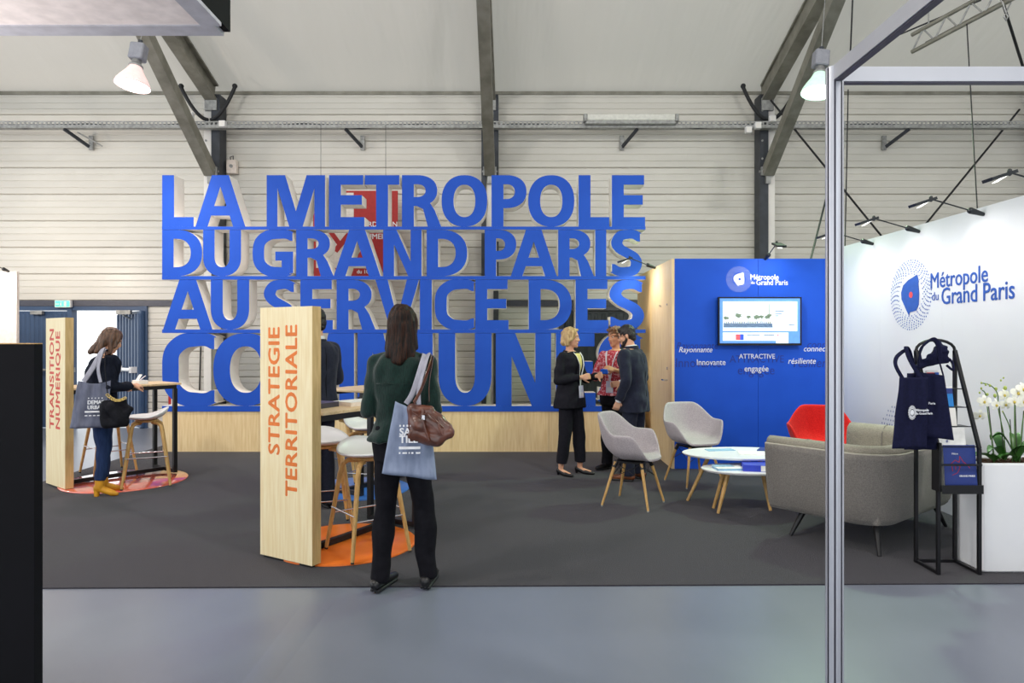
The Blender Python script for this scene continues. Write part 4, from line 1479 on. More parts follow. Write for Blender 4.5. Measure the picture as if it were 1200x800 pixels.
def high_table(loc, ang, words, tmat, label, plabel, L=1.02, panel=True, tsize=0.13, letter_xs=1.0):
    """local frame: x along the panel's width (towards the camera's right), y along the table away from the panel"""
    t = thing('high_table', label, 'table', loc, ang)
    t.location.z = 0.02
    top = 1.0
    MB().rbox(-0.27, 0.27, 0.0, L + 0.05, top - 0.022, top, 0.008).build('table_top', 'wood_h', t)
    m = MB()
    for s in (-1, 1):
        m.bar((s * 0.235, 0.0, top - 0.042), (s * 0.235, L, top - 0.042), 0.04, 0.04)
    m.bar((-0.235, L - 0.01, top - 0.042), (0.235, L - 0.01, top - 0.042), 0.04, 0.04)
    m.build('top_rail', 'black_metal', t)
    for s in (-1, 1):
        MB().box(s * 0.235 - 0.02, s * 0.235 + 0.02, L - 0.03, L + 0.01, 0.004, top - 0.062).build('leg', 'black_metal', t)
    m = MB()
    m.box(-0.235, 0.235, L - 0.03, L + 0.01, 0.004, 0.044)
    m.box(-0.02, 0.02, 0.0, L - 0.03, 0.004, 0.044)
    m.build('foot_rail', 'black_metal', t)
    # sign board standing at the end of the table
    W_, H_, T_ = 0.50, 1.72, 0.075
    p = thing('sign_board', plabel, 'sign', loc, ang)
    MB().box(-W_ / 2, W_ / 2, -T_ - 0.001, -0.001, 0.025, H_).build('board', 'wood_edge', p)
    MB().box(-W_ / 2, W_ / 2, -T_ - 0.003, -T_ - 0.001, 0.025, H_).build('board_face', 'wood_panel', p)
    MB().box(-W_ / 2 + 0.02, W_ / 2 - 0.02, -T_ + 0.01, -0.01, 0.008, 0.025).build('plinth', 'black_metal', p)
    for (s, x, z, al) in words:
        o = text(s, tsize, 'lettering', tmat, p, (x, -T_ - 0.0035, z), rot=(pi / 2, -pi / 2, 0), bold=0.0042, xs=letter_xs, ext=0.0008, space=1.04)
    return t, p


# nearest unit: panel from (303,655) to (368,668) at its foot
ang1 = atan2(4.44 - 4.71, PX(368, 4.44) - PX(303, 4.71))
c1 = Vector(((PX(368, 4.44) + PX(303, 4.71)) / 2, (4.44 + 4.71) / 2, 0))
off = Vector((-sin(ang1), cos(ang1), 0)) * 0.078
T1, S1 = high_table(c1 + off, ang1, [('STRATEGIE', -0.06, 0.72, 'L'), ('TERRITORIALE', 0.108, 0.455, 'L')], 'text_orange',
                    'black framed high table with wood top over the orange disc', 'nearest upright birch board lettered STRATEGIE TERRITORIALE in orange', tsize=0.155, letter_xs=1.10)
ang2 = atan2(6.74 - 7.04, PX(76, 6.74) - PX(54, 7.04))
c2 = Vector(((PX(76, 6.74) + PX(54, 7.04)) / 2, 6.89, 0))
off = Vector((-sin(ang2), cos(ang2), 0)) * 0.078
T2, S2 = high_table(c2 + off, ang2, [('TRANSITION', -0.04, 0.595, 'L'), ('NUMERIQUE', 0.12, 0.595, 'L')], 'text_red',
                    'black framed high table with wood top over the coral disc', 'upright birch board at left lettered TRANSITION NUMERIQUE in red', tsize=0.155, letter_xs=1.10)
# third, middle unit: seen only between the man and the woman
T3 = thing('high_table', 'black framed high table with wood top over the blue disc', 'table', (-1.62, 6.66, 0.02), radians(-30))
top = 1.0
MB().rbox(-0.27, 0.27, -0.1, 1.05, top - 0.022, top, 0.008).build('table_top', 'wood_h', T3)
m = MB()
for s in (-1, 1):
    m.bar((s * 0.235, -0.08, top - 0.042), (s * 0.235, 1.0, top - 0.042), 0.04, 0.04)
m.build('top_rail', 'black_metal', T3)
for s in (-1, 1):
    for y in (-0.08, 0.98):
        MB().box(s * 0.235 - 0.02, s * 0.235 + 0.02, y - 0.02, y + 0.02, 0.004, top - 0.062).build('leg', 'black_metal', T3)
MB().box(-0.235, 0.235, 0.96, 1.0, 0.004, 0.044).box(-0.02, 0.02, -0.06, 0.96, 0.004, 0.044).box(-0.235, 0.235, -0.1, -0.06, 0.004, 0.044).build('foot_rail', 'black_metal', T3)


# ---- bar stools
def stool(label, loc, ang):
    t = thing('bar_stool', label, 'stool', loc, ang, 'white bar stools with bent oak legs')
    # low shell: rim highest at the back (local -y)
    n, m_ = 40, 9
    vs, fs = [(0, 0.0, 0.668)], []
    for k in range(1, m_ + 1):
        v = k / m_
        for j in range(n):
            th = 2 * pi * j / n
            bk = max(0.0, -sin(th))
            R = 0.205 + 0.01 * bk
            hz = 0.668 + 0.030 + 0.085 * bk ** 1.6
            rr_ = R * (1 - (1 - v) ** 1.25)
            z = 0.668 + (hz - 0.668) * v ** 3.2
            vs.append((rr_ * cos(th) * 1.04, rr_ * sin(th) * 0.95, z))
    for j in range(n):
        fs.append((0, 1 + j, 1 + (j + 1) % n))
    for k in range(m_ - 1):
        for j in range(n):
            a = 1 + k * n + j
            b = 1 + k * n + (j + 1) % n
            fs.append((a, a + n, b + n, b))
    o = MB().add(vs, fs, 0, True).build('seat_shell', 'white_plastic')
    bake(o, [('SOLIDIFY', dict(thickness=0.012, offset=1.0))])
    o.parent = t
    MB().lathe([(0, 0.642), (0.10, 0.642), (0.11, 0.66), (0.08, 0.664), (0, 0.664)], 24).build('under_seat', 'oak', t)
    for (sx, sy) in ((-1, -1), (1, -1), (1, 1), (-1, 1)):
        q = 0.215
        MB().tube([(sx * 0.05, sy * 0.05, 0.636), (sx * 0.10, sy * 0.10, 0.633), (sx * 0.128, sy * 0.128, 0.608), (sx * 0.142, sy * 0.142, 0.54), (sx * q, sy * q, 0.012)],
                  [0.016, 0.017, 0.018, 0.018, 0.013], 10).build('leg', 'oak', t)
        MB().cyl((sx * q, sy * q, 0), (sx * (q - 0.001), sy * (q - 0.001), 0.013), 0.012, n=8).build('glide', 'black_rubber', t)
    q = 0.186
    for (a, b, z) in (((-q, -q), (q, -q), 0.26), ((-q, q), (q, q), 0.26), ((-q, -q), (-q, q), 0.30), ((q, -q), (q, q), 0.30)):
        MB().cyl((a[0], a[1], z), (b[0], b[1], z), 0.006, n=8).build('footrest', 'chrome', t)
    return t


def place_copy(src, label, loc, ang):
    t = copy_tree(src)
    t.location = loc
    t.rotation_euler = (0, 0, ang)
    t['label'] = label
    return t


Z = 0.0205
st = stool('white bar stool partly behind the STRATEGIE board, left of the near table', (PX(378, 5.32), 5.32, Z), radians(200))
place_copy(st, 'white bar stool nearest the camera, right beside the woman in green', (PX(431, 4.80), 4.80, Z), radians(218))
place_copy(st, 'pale bar stool under the middle high table, behind the other two, left one', (PX(393, 7.2), 7.2, Z), radians(190))
place_copy(st, 'pale bar stool under the middle high table next to the green jacket', (PX(430, 6.2), 6.2, Z), radians(255))
place_copy(st, 'white bar stool at the left high table, on the side towards the camera', (PX(172, 6.99), 6.99, Z), radians(117))
o = place_copy(st, 'white bar stool half hidden behind the woman with mustard boots', (PX(126, 7.6), 7.62, Z), radians(230))


# ---- shell armchairs
def shell_chair(label, loc, ang, fab):
    t = thing('shell_armchair', label, 'chair', loc, ang, 'felt shell armchairs')
    n, m_ = 64, 16
    Z0 = 0.43

    def sm(x):
        x = max(0, min(1, x))
        return x * x * (3 - 2 * x)
    vs, fs = [(0, -0.01, Z0)], []
    for k in range(1, m_ + 1):
        v = k / m_
        for j in range(n):
            th = 2 * pi * j / n                     # 0 = front (+y)
            d = abs((th + pi) % (2 * pi) - pi)      # angle from the front
            dd = math.degrees(d)
            # rim height: front edge, arms, back
            hz = 0.445 + 0.215 * sm((dd - 30) / 42) + 0.165 * sm((dd - 104) / 48)
            rx, ry_ = 0.295, (0.255 if dd < 90 else 0.235)
            lean = 0.055 * sm((dd - 100) / 60)
            x = sin(th) * rx
            y = cos(th) * (ry_ + lean)
            if dd < 62:
                y -= 0.0
            rad = 1 - (1 - v) ** 1.9 if dd > 50 else 1 - (1 - v) ** 1.6
            flare = 1.0
            z = Z0 + (hz - Z0) * (v ** (3.0 - 0.6 * sm((dd - 90) / 60)))
            # waist: arms fold outwards at the rim
            fl = 1 + 0.05 * sm((v - 0.85) / 0.15) * sm((dd - 40) / 40)
            vs.append((x * rad * fl, y * rad * fl - 0.01, z - 0.012 * sm((v - 0.8) / 0.2) * (1 - sm((dd - 20) / 30))))
    for j in range(n):
        fs.append((0, 1 + (j + 1) % n, 1 + j))
    for k in range(m_ - 1):
        for j in range(n):
            a = 1 + k * n + j
            b = 1 + k * n + (j + 1) % n
            fs.append((a, b, b + n, a + n))
    o = MB().add(vs, fs, 0, True).build('seat_shell', fab)
    bake(o, [('SOLIDIFY', dict(thickness=0.022, offset=0.0)), ('SUBSURF', dict(levels=1, render_levels=1))])
    o.parent = t
    q0, q1, f = 0.12, 0.215, 0.395
    for (sx, sy) in ((-1, -1), (1, -1), (1, 1), (-1, 1)):
        lg_ = MB().cyl((sx * q0, sy * q0, f), (sx * q1, sy * q1, 0.012), 0.0155, 0.010, 12)
        lg_.build('leg', 'oak', t)
        MB().cyl((sx * q1, sy * q1, 0.0), (sx * (q1 - 0.002), sy * (q1 - 0.002), 0.012), 0.010, n=10).build('glide', 'galv', t)
        MB().cyl((sx * (q0 - 0.01), sy * (q0 - 0.01), f + 0.01), (sx * (q0 + 0.012), sy * (q0 + 0.012), f - 0.05), 0.018, n=10).build('leg_socket', 'black_metal', t)
    w_ = MB()
    for (a, b) in (((-1, -1), (1, -1)), ((1, -1), (1, 1)), ((1, 1), (-1, 1)), ((-1, 1), (-1, -1))):
        z1, z2 = 0.385, 0.25
        r1 = q0 + (q1 - q0) * (f - z1) / f
        r2 = q0 + (q1 - q0) * (f - z2) / f
        w_.cyl((a[0] * r1, a[1] * r1, z1), (b[0] * r2, b[1] * r2, z2), 0.003, n=6)
        w_.cyl((a[0] * r2, a[1] * r2, z2), (b[0] * r1, b[1] * r1, z1), 0.003, n=6)
    w_.build('wire_bracing', 'black_metal', t)
    MB().box(-0.13, 0.13, -0.13, 0.13, 0.388, 0.405).build('under_frame', 'black_metal', t)
    return t


def face_dir(dx, dy):
    """rotation that turns local +y to (dx, dy)"""
    return atan2(-dx, dy)


ch = shell_chair('light grey felt shell armchair nearest the camera, in front of the standing group', (PX(742, 6.19), 6.19, 0.009), face_dir(0.86, -0.5), 'grey_fabric')
place_copy(ch, 'light grey felt shell armchair against the blue wall behind the coffee tables', (PX(813, 7.08), 7.08, 0.009), face_dir(0.30, -0.95))
shell_chair('red felt shell armchair between the blue wall and the sofa', (PX(962, 6.75), 6.75, 0.009), face_dir(-0.35, -0.94), 'red_fabric')


# ---- sofa
SC = Vector((2.775, 5.33, 0.009))
fvec = Vector((-0.63, 0.78))
sofa = thing('sofa', 'grey wool two seat sofa with wrap around back, seen from behind', 'sofa', SC, atan2(-fvec.x, fvec.y))
SWd, SDp = 1.50, 0.90


def u_path(inset, n=9, fy=0.0, rad=0.30):
    hw_, hd_ = SWd / 2 - inset, SDp / 2 - inset
    r = max(rad - inset, 0.05)
    pts = [(-hw_, SDp / 2 - fy)]
    pts += [(-hw_, SDp / 2 - fy - (SDp - fy - inset - r) * k / 4) for k in range(1, 4)]
    for k in range(n):
        a = pi + (pi / 2) * k / (n - 1)
        pts.append((-hw_ + r + r * cos(a), -hd_ + r + r * sin(a)))
    for k in range(1, 6):
        pts.append((-hw_ + r + (2 * hw_ - 2 * r) * k / 6, -hd_))
    for k in range(n):
        a = 1.5 * pi + (pi / 2) * k / (n - 1)
        pts.append((hw_ - r + r * cos(a), -hd_ + r + r * sin(a)))
    pts += [(hw_, SDp / 2 - fy - (SDp - fy - inset - r) * k / 4) for k in (3, 2, 1)]
    pts.append((hw_, SDp / 2 - fy))
    return pts


def sweep_u(rings, mi, closed_sec=True, e=0):
    """rings: list of (inset, z); same point count along each"""
    paths = [u_path(i) for (i, z) in rings]
    k, n = len(rings), len(paths[0])
    vs = []
    for p, (i, z) in zip(paths, rings):
        vs += [(x, y, z) for (x, y) in p]
    fs = []
    for a in range(k if closed_sec else k - 1):
        b = (a + 1) % k
        for j in range(n - 1):
            fs.append((a * n + j, b * n + j, b * n + j + 1, a * n + j + 1))
    fs.append(tuple(a * n for a in range(k)))
    fs.append(tuple(reversed([a * n + n - 1 for a in range(k)])))
    return MB().add(vs, fs, mi, True)


def fixn(o):
    bm = bmesh.new()
    bm.from_mesh(o.data)
    bmesh.ops.recalc_face_normals(bm, faces=bm.faces)
    bm.to_mesh(o.data)
    bm.free()
    return o


o = fixn(sweep_u([(0.13, 0.20), (0.085, 0.205), (0.055, 0.25), (0.03, 0.36), (0.012, 0.5), (0.0, 0.66), (0.0, 0.70), (0.04, 0.705), (0.07, 0.70), (0.07, 0.22)], 0).build('outer_shell', 'sofa', sofa))
o = fixn(sweep_u([(0.03, 0.690), (0.022, 0.715), (0.035, 0.742), (0.07, 0.757), (0.12, 0.752), (0.165, 0.72), (0.18, 0.66), (0.185, 0.45), (0.19, 0.30), (0.07, 0.30)], 0).build('inner_padding', 'sofa_in', sofa))
pp = u_path(0.008)
MB().tube([(x, y, 0.704) for (x, y) in pp], 0.008, 6).build('piping', 'sofa_pipe', sofa)
# seams in the padding
for (x, y) in ((-0.25, -SDp / 2 + 0.03), (0.25, -SDp / 2 + 0.03)):
    MB().tube([(x, y + 0.0, 0.735), (x, y + 0.05, 0.760), (x, y + 0.11, 0.752), (x, y + 0.155, 0.70), (x, y + 0.16, 0.46)], 0.004, 6).build('seam', 'sofa', sofa)
for s in (-1, 1):
    x = s * (SWd / 2 - 0.02)
    MB().tube([(x, 0.15, 0.668), (x - s * 0.05, 0.15, 0.760), (x - s * 0.11, 0.15, 0.750), (x - s * 0.165, 0.15, 0.69), (x - s * 0.168, 0.15, 0.46)], 0.004, 6).build('seam', 'sofa', sofa)
MB().box(-SWd / 2 + 0.12, SWd / 2 - 0.12, -SDp / 2 + 0.12, SDp / 2 - 0.04, 0.21, 0.31).build('seat_base', 'sofa', sofa, bevel=0.015)
for s in (-1, 1):
    o = MB().box(-0.275 + s * 0.279, 0.275 + s * 0.279, -SDp / 2 + 0.18, SDp / 2 - 0.01, 0.305, 0.44).build('seat_cushion', 'sofa_in', sofa, bevel=0.03)
for (sx, sy) in ((-1, -1), (1, -1), (1, 1), (-1, 1)):
    MB().cyl((sx * 0.50, sy * 0.26, 0.215), (sx * 0.60, sy * 0.325, 0.0), 0.026, 0.013, 14).build('leg', 'black_metal', sofa)
MB().box(-0.54, 0.54, -0.3, 0.3, 0.195, 0.212).build('under_frame', 'black_metal', sofa)


# ---- nested coffee tables
def coffee(label, loc, a, b, zt, angs, lr, ang=0.0):
    t = thing('coffee_table', label, 'table', loc, ang, 'oval coffee tables')
    n = 56
    def ring(s, z):
        return [(a * s * cos(2 * pi * j / n), b * s * sin(2 * pi * j / n), z) for j in range(n)]
    vs = ring(0.965, zt - 0.022) + ring(1.0, zt - 0.008) + ring(1.0, zt - 0.002) + ring(0.996, zt)
    fs = [tuple(reversed(range(n))), tuple(range(3 * n, 4 * n))]
    for k in range(3):
        for j in range(n):
            fs.append((k * n + j, k * n + (j + 1) % n, (k + 1) * n + (j + 1) % n, (k + 1) * n + j))
    MB().add(vs, fs).build('table_top', 'table_white', t)
    for th in angs:
        p = Vector((a * 0.55 * cos(th), b * 0.55 * sin(th), zt - 0.022))
        q = Vector((a * lr * cos(th), b * lr * sin(th), 0.0))
        MB().cyl(p, q, 0.020, 0.013, 12).build('leg', 'oak', t)
        MB().cyl(p + Vector((0, 0, 0.001)), p.lerp(q, 0.05), 0.026, n=12).build('leg_mount', 'black_metal', t)
    return t


coffee('higher white oval coffee table with papers, in front of the blue wall', (2.10, 6.25, 0.009), 0.56, 0.33, 0.46, [radians(v) for v in (165, 40, 285)], 0.92)
coffee('lower white oval coffee table holding a blue box, partly behind the sofa', (2.06, 5.95, 0.009), 0.43, 0.25, 0.375, [radians(v) for v in (205, 150, 20)], 0.80)


def flat_item(name, label, cat, x, y, z, w_, d_, h_, ang, m_, group=None, extra=None):
    t = thing(name, label, cat, (x, y, z), ang, group)
    MB().box(-w_ / 2, w_ / 2, -d_ / 2, d_ / 2, 0, h_).build('pages' if h_ > 0.012 else 'sheet', m_[1] if len(m_) > 1 else m_[0], t)
    MB().box(-w_ / 2 - 0.001, w_ / 2 + 0.001, -d_ / 2 - 0.001, d_ / 2 + 0.001, h_, h_ + 0.0015).build('cover', m_[0], t)
    return t


zt = 0.009 + 0.46
flat_item('leaflet', 'pale blue leaflet at the far left of the higher coffee table', 'leaflet', 1.92, 6.38, zt, 0.26, 0.10, 0.004, 0.15, ['paper_blue'])
flat_item('brochure', 'open white brochure in the middle of the higher coffee table', 'brochure', 2.20, 6.20, zt, 0.32, 0.22, 0.003, -0.2, ['paper'])
flat_item('folder', 'dark blue folder on the higher coffee table near the sofa', 'folder', 2.40, 6.36, zt, 0.24, 0.20, 0.008, -0.5, ['book_navy'])
t = flat_item('papers', 'stack of pale papers on the left end of the lower coffee table', 'papers', 1.85, 5.90, 0.384, 0.24, 0.16, 0.018, 0.05, ['paper', 'paper_blue'])
MB().box(-0.12, 0.05, 0.0, 0.09, 0.0205, 0.024).build('loose_sheet', 'paper_blue', t)
t = thing('document_box', 'blue document box with white spine on the lower coffee table', 'box', (2.11, 5.86, 0.384), radians(-14))
MB().box(-0.15, 0.15, -0.10, 0.10, 0.0, 0.055).build('box_body', 'book_blue', t, bevel=0.003)
MB().box(-0.005, 0.15, -0.1015, -0.10, 0.004, 0.052).build('spine_label', 'paper', t)
MB().box(0.045, 0.065, -0.103, -0.1015, 0.02, 0.035).build('red_mark', 'red_dot', t)

# ---- books and leaflets on the high tables
def on_table(T, x, y, z=1.0):
    a = T.rotation_euler.z
    return (T.location.x + x * cos(a) - y * sin(a), T.location.y + x * sin(a) + y * cos(a), T.location.z + z)


p = on_table(T1, -0.04, 0.20)
flat_item('book', 'purple covered book lying by the STRATEGIE board on the near high table', 'book', p[0], p[1], p[2], 0.22, 0.30, 0.035, ang1 + 0.1, ['book_purple', 'book_dark'])
p = on_table(T1, 0.08, 0.53)
flat_item('book', 'pale brochure stack beside the purple book on the near high table', 'book', p[0], p[1], p[2], 0.21, 0.29, 0.030, ang1 - 0.15, ['paper', 'cream_wall'])
p = on_table(T1, 0.08, 0.87)
flat_item('book', 'white brochure stack towards the woman in green on the near high table', 'book', p[0], p[1], p[2], 0.21, 0.29, 0.022, ang1 + 0.2, ['paper', 'paper'])
p = on_table(T3, 0.05, 0.35)
flat_item('leaflet', 'thin purple leaflet on the middle high table', 'leaflet', p[0], p[1], p[2], 0.21, 0.14, 0.004, -0.3, ['book_purple'])
p = on_table(T2, 0.10, 0.70)
t = thing('leaflet_holder', 'small leaflet stand with pink and white sheets on the left high table', 'leaflet stand', p, ang2)
MB().box(-0.08, 0.08, -0.05, 0.05, 0, 0.04).build('holder', 'white_plastic', t, bevel=0.004)
MB().bar((-0.03, -0.02, 0.038), (-0.03, 0.02, 0.10), 0.07, 0.003).build('leaflet', 'paper', t)
MB().bar((0.04, -0.03, 0.038), (0.06, 0.03, 0.09), 0.06, 0.003).build('leaflet', 'lanyard', t)

# ---- planter with orchids
PLX0, PLX1, PLY0, PLY1, PLH = PX(1150, 4.36), 3.68, 4.36, 4.66, PZ(543, 4.36)
t = thing('planter', 'tall white rectangular planter box at the right edge', 'planter', ((PLX0 + PLX1) / 2, (PLY0 + PLY1) / 2, 0.0))
hx, hy = (PLX1 - PLX0) / 2, (PLY1 - PLY0) / 2
m = MB()
def rr_ring(x, y, r, z, n=5):
    out = []
    for (sx, sy, a0) in ((1, 1, 0), (-1, 1, pi / 2), (-1, -1, pi), (1, -1, 1.5 * pi)):
        for k in range(n):
            a = a0 + k * pi / 2 / (n - 1)
            out.append((sx * (x - r) + r * cos(a), sy * (y - r) + r * sin(a), z))
    return out
rings = [rr_ring(hx - 0.012, hy - 0.012, 0.03, 0.012), rr_ring(hx - 0.004, hy - 0.004, 0.035, 0.022), rr_ring(hx, hy, 0.035, PLH - 0.012), rr_ring(hx - 0.004, hy - 0.004, 0.032, PLH),
         rr_ring(hx - 0.018, hy - 0.018, 0.022, PLH), rr_ring(hx - 0.022, hy - 0.022, 0.02, PLH - 0.01), rr_ring(hx - 0.024, hy - 0.024, 0.02, PLH - 0.06)]
vs = [p for r in rings for p in r]
n = len(rings[0])
fs = [tuple(reversed(range(n))), tuple(range((len(rings) - 1) * n, len(rings) * n))]
for k in range(len(rings) - 1):
    for j in range(n):
        fs.append((k * n + j, k * n + (j + 1) % n, (k + 1) * n + (j + 1) % n, (k + 1) * n + j))
MB().add(vs, fs).build('planter_shell', 'planter', t)
MB().box(-hx + 0.03, hx - 0.03, -hy + 0.03, hy - 0.03, 0.0, 0.014).build('planter_foot', 'black_metal', t)
rr = random.Random(5)
m = MB()
for i in range(420):
    x, y = rr.uniform(-hx + 0.03, hx - 0.03), rr.uniform(-hy + 0.03, hy - 0.03)
    mx = Matrix.Translation((x, y, PLH - 0.035 + rr.uniform(0, 0.025))) @ Matrix.Rotation(rr.uniform(0, 3), 4, 'Z') @ Matrix.Rotation(rr.uniform(-0.6, 0.6), 4, 'X')
    m.box(-0.012, 0.012, -0.006, 0.006, -0.004, 0.004, 0, mx)
o = m.build('bark_chips', 'bark', t)
o['kind'] = 'stuff'


def leaf_mesh(mb, base, ang, L, wd, rise, droop):
    """broad arching strap leaf with thickness"""
    vs, fs = [], []
    n = 9
    for i in range(n + 1):
        u = i / n
        r = L * u
        z = rise * sin(u * pi * 0.75) - droop * u * u
        hw = wd * sin(pi * min(1, 0.10 + 0.90 * u)) ** 0.6 * 0.5 if u < 1 else 0.002
        for (s, zz) in ((-1, 0.012), (0, -0.002), (1, 0.012)):
            x = r * cos(ang) - s * hw * sin(ang)
            y = r * sin(ang) + s * hw * cos(ang)
            vs.append((base[0] + x, base[1] + y, base[2] + z + zz))
    for i in range(n):
        for s in range(2):
            a = i * 3 + s
            fs.append((a, a + 3, a + 4, a + 1))
    k = len(vs)
    vs2 = [(x, y, z - 0.003) for (x, y, z) in vs]
    fs2 = [tuple(reversed([q + k for q in f])) for f in fs]
    mb.add(vs + vs2, fs + fs2, 0, True)
    return mb


def flower(parent, c, fdir, size):
    f = thing('tmp', None, None)
    bpy.data.objects.remove(f)
    q = Vector(fdir).to_track_quat('Z', 'Y').to_matrix().to_4x4()
    mx = Matrix.Translation(c) @ q
    fl_ = MB()
    def petal(a, L, W_, z0):
        vs, fs = [(0, 0, z0)], []
        n = 12
        for j in range(n):
            th = 2 * pi * j / n
            u = (1 - cos(th)) / 2
            x = L * u
            y = W_ * sin(th) * (0.55 + 0.45 * u)
            z = z0 + 0.012 * sin(u * pi) - 0.3 * abs(y) * 0.4
            vs.append((x * cos(a) - y * sin(a), x * sin(a) + y * cos(a), z))
        vs.append((L * 0.55 * cos(a), L * 0.55 * sin(a), z0 + 0.012))
        for j in range(n):
            fs.append((n + 1, 1 + j, 1 + (j + 1) % n))
        return vs, fs
    for (a, L, W_, z0) in ((0.25, 1.0, 0.62, 0.003), (pi - 0.25, 1.0, 0.62, 0.003), (pi / 2, 0.95, 0.38, 0), (pi * 1.28, 0.95, 0.36, 0), (-pi * 0.28, 0.95, 0.36, 0)):
        vs, fs = petal(a, L * size, W_ * size * 0.9, z0)
        fl_.add(vs, fs, 0, True, mx)
    o = fl_.build('flower', 'petal', parent)
    h = MB().ell((0, -size * 0.12, 0.012), (size * 0.16, size * 0.24, size * 0.18), 8, 6, 0, mx)
    h.build('flower_heart', 'petal_eye', o)
    return o


def orchid(label, x, y, leaves, stems, group='white orchids in the planter'):
    t = thing('orchid', label, 'plant', (x, y, PLH - 0.03), 0, group)
    for (a, L, W_, r_, d_) in leaves:
        leaf_mesh(MB(), (0, 0, 0.02), a, L, W_, r_, d_).build('leaf', 'leaf', t)
    for (pts, fl_, buds) in stems:
        MB().tube(catmull(pts, 5), 0.0035, 6).build('flower_stem', 'stem_green', t)
        st_h = pts[min(3, len(pts) - 1)]
        MB().cyl((pts[0][0] + 0.008, pts[0][1] + 0.005, 0), (pts[2][0] + 0.006, pts[2][1] + 0.004, pts[2][2] + 0.05), 0.004, 0.003, n=6).build('support_stick', 'stem', t)
        for (c, d, s) in fl_:
            flower(t, c, d, s)
        for (c, s) in buds:
            MB().ell(c, (s * 0.75, s * 0.75, s), 8, 6).build('bud', 'bud', t)
    return t


PY = 4.50
def o3(px, py, x, y=PY, D=PY, z0=None):
    return (PX(px, D) - x, D - y, PZ(py, D) - (PLH - 0.03))


x1 = PX(1165, PY)
orchid('orchid at the left of the planter with two open white flowers and buds', x1, PY,
       [(radians(190), 0.17, 0.06, 0.06, 0.02), (radians(-10), 0.14, 0.06, 0.05, 0.01), (radians(250), 0.12, 0.06, 0.05, 0.0)],
       [([(0, 0, 0), (-0.015, 0, 0.15), o3(1158, 485, x1), o3(1155, 462, x1), o3(1151, 457, x1)],
         [(o3(1153, 470, x1), (-0.25, -1, 0.05), 0.045), (o3(1148, 486, x1), (-0.3, -0.9, -0.35), 0.042), (o3(1166, 474, x1), (0.4, -1, 0), 0.042)],
         [(o3(1150, 455, x1), 0.009), (o3(1148, 460, x1), 0.008), (o3(1157, 462, x1), 0.011)])])
x1 = PX(1177, PY + 0.04)
orchid('orchid in the middle of the planter with a long arching spray of green buds', x1, PY + 0.04,
       [(radians(95), 0.12, 0.07, 0.14, -0.02), (radians(200), 0.16, 0.07, 0.10, 0.02), (radians(-40), 0.15, 0.07, 0.10, 0.0)],
       [([(0, 0, 0), (0.0, 0, 0.16), o3(1175, 480, x1), o3(1174, 462, x1), o3(1166, 452, x1), o3(1155, 449, x1)],
         [(o3(1181, 463, x1), (0.1, -1, 0.1), 0.042), (o3(1183, 474, x1), (-0.1, -1, -0.1), 0.040)],
         [(o3(1155, 449, x1), 0.008), (o3(1160, 451, x1), 0.009), (o3(1165, 452, x1), 0.010), (o3(1172, 456, x1), 0.013), (o3(1171, 464, x1), 0.014), (o3(1183, 455, x1), 0.015), (o3(1178, 446, x1), 0.008), (o3(1181, 443, x1), 0.007)])])
x1 = PX(1191, PY)
orchid('fullest orchid at the right edge with a cluster of large white flowers', x1, PY,
       [(radians(60), 0.14, 0.06, 0.16, -0.02), (radians(150), 0.13, 0.06, 0.16, -0.03), (radians(10), 0.16, 0.06, 0.12, 0.0), (radians(280), 0.12, 0.06, 0.1, 0.0)],
       [([(0, 0, 0), (-0.01, 0, 0.18), o3(1189, 478, x1), o3(1190, 460, x1), o3(1196, 452, x1)],
         [(o3(1192, 460, x1), (0, -1, 0.1), 0.050), (o3(1199, 470, x1), (0.2, -1, 0), 0.052), (o3(1188, 470, x1), (-0.2, -1, 0), 0.046), (o3(1198, 456, x1), (0.1, -1, 0.3), 0.05)], []),
        ([(0.02, 0, 0), (0.03, 0, 0.15), o3(1199, 490, x1), o3(1204, 476, x1), o3(1212, 468, x1)],
         [(o3(1206, 474, x1), (0, -1, 0), 0.05), (o3(1212, 466, x1), (0.2, -1, 0), 0.05)], []),
        ([(-0.01, 0.02, 0), (-0.03, 0, 0.14), o3(1183, 500, x1), o3(1178, 488, x1), o3(1175, 482, x1)], [], [(o3(1175, 482, x1), 0.006)])])

# ---- brochure rack
RX0, RX1 = PX(1099.5, 4.34), PX(1147.5, 4.34)
t = thing('brochure_rack', 'black steel literature rack with sloping shelves beside the planter', 'rack', ((RX0 + RX1) / 2, 4.46, 0.009))
hx = (RX1 - RX0) / 2
yf, yb = -0.12, 0.12
zk, ztp = 0.80, 1.42
for s in (-1, 1):
    MB().bar((s * hx, yf, 0), (s * hx, yf, zk), 0.020, 0.020, up=(0, 1, 0)).build('front_leg', 'black_metal', t)
    MB().bar((s * hx, yb, 0), (s * hx, yb, ztp), 0.020, 0.020, up=(0, 1, 0)).build('rear_leg', 'black_metal', t)
    MB().bar((s * hx, yf, zk), (s * hx, yb, ztp), 0.020, 0.020, up=(1, 0, 0)).build('sloping_rail', 'black_metal', t)
    MB().bar((s * hx, yf, 0.01), (s * hx, yb, 0.01), 0.018, 0.018).build('floor_rail', 'black_metal', t)
MB().bar((-hx, yb, 0.01), (hx, yb, 0.01), 0.018, 0.018).build('floor_rail', 'black_metal', t)
MB().tube([(-hx, yb, ztp)] + [(-hx * cos(pi * k / 10), yb, ztp + 0.07 * sin(pi * k / 10)) for k in range(1, 10)] + [(hx, yb, ztp)], 0.010, 8).build('top_hoop', 'black_metal', t)
shelves = [(0.545, yf - 0.03), (0.810, yf + 0.02), (0.932, yf + 0.07), (1.053, yf + 0.11), (1.170, yf + 0.15)]
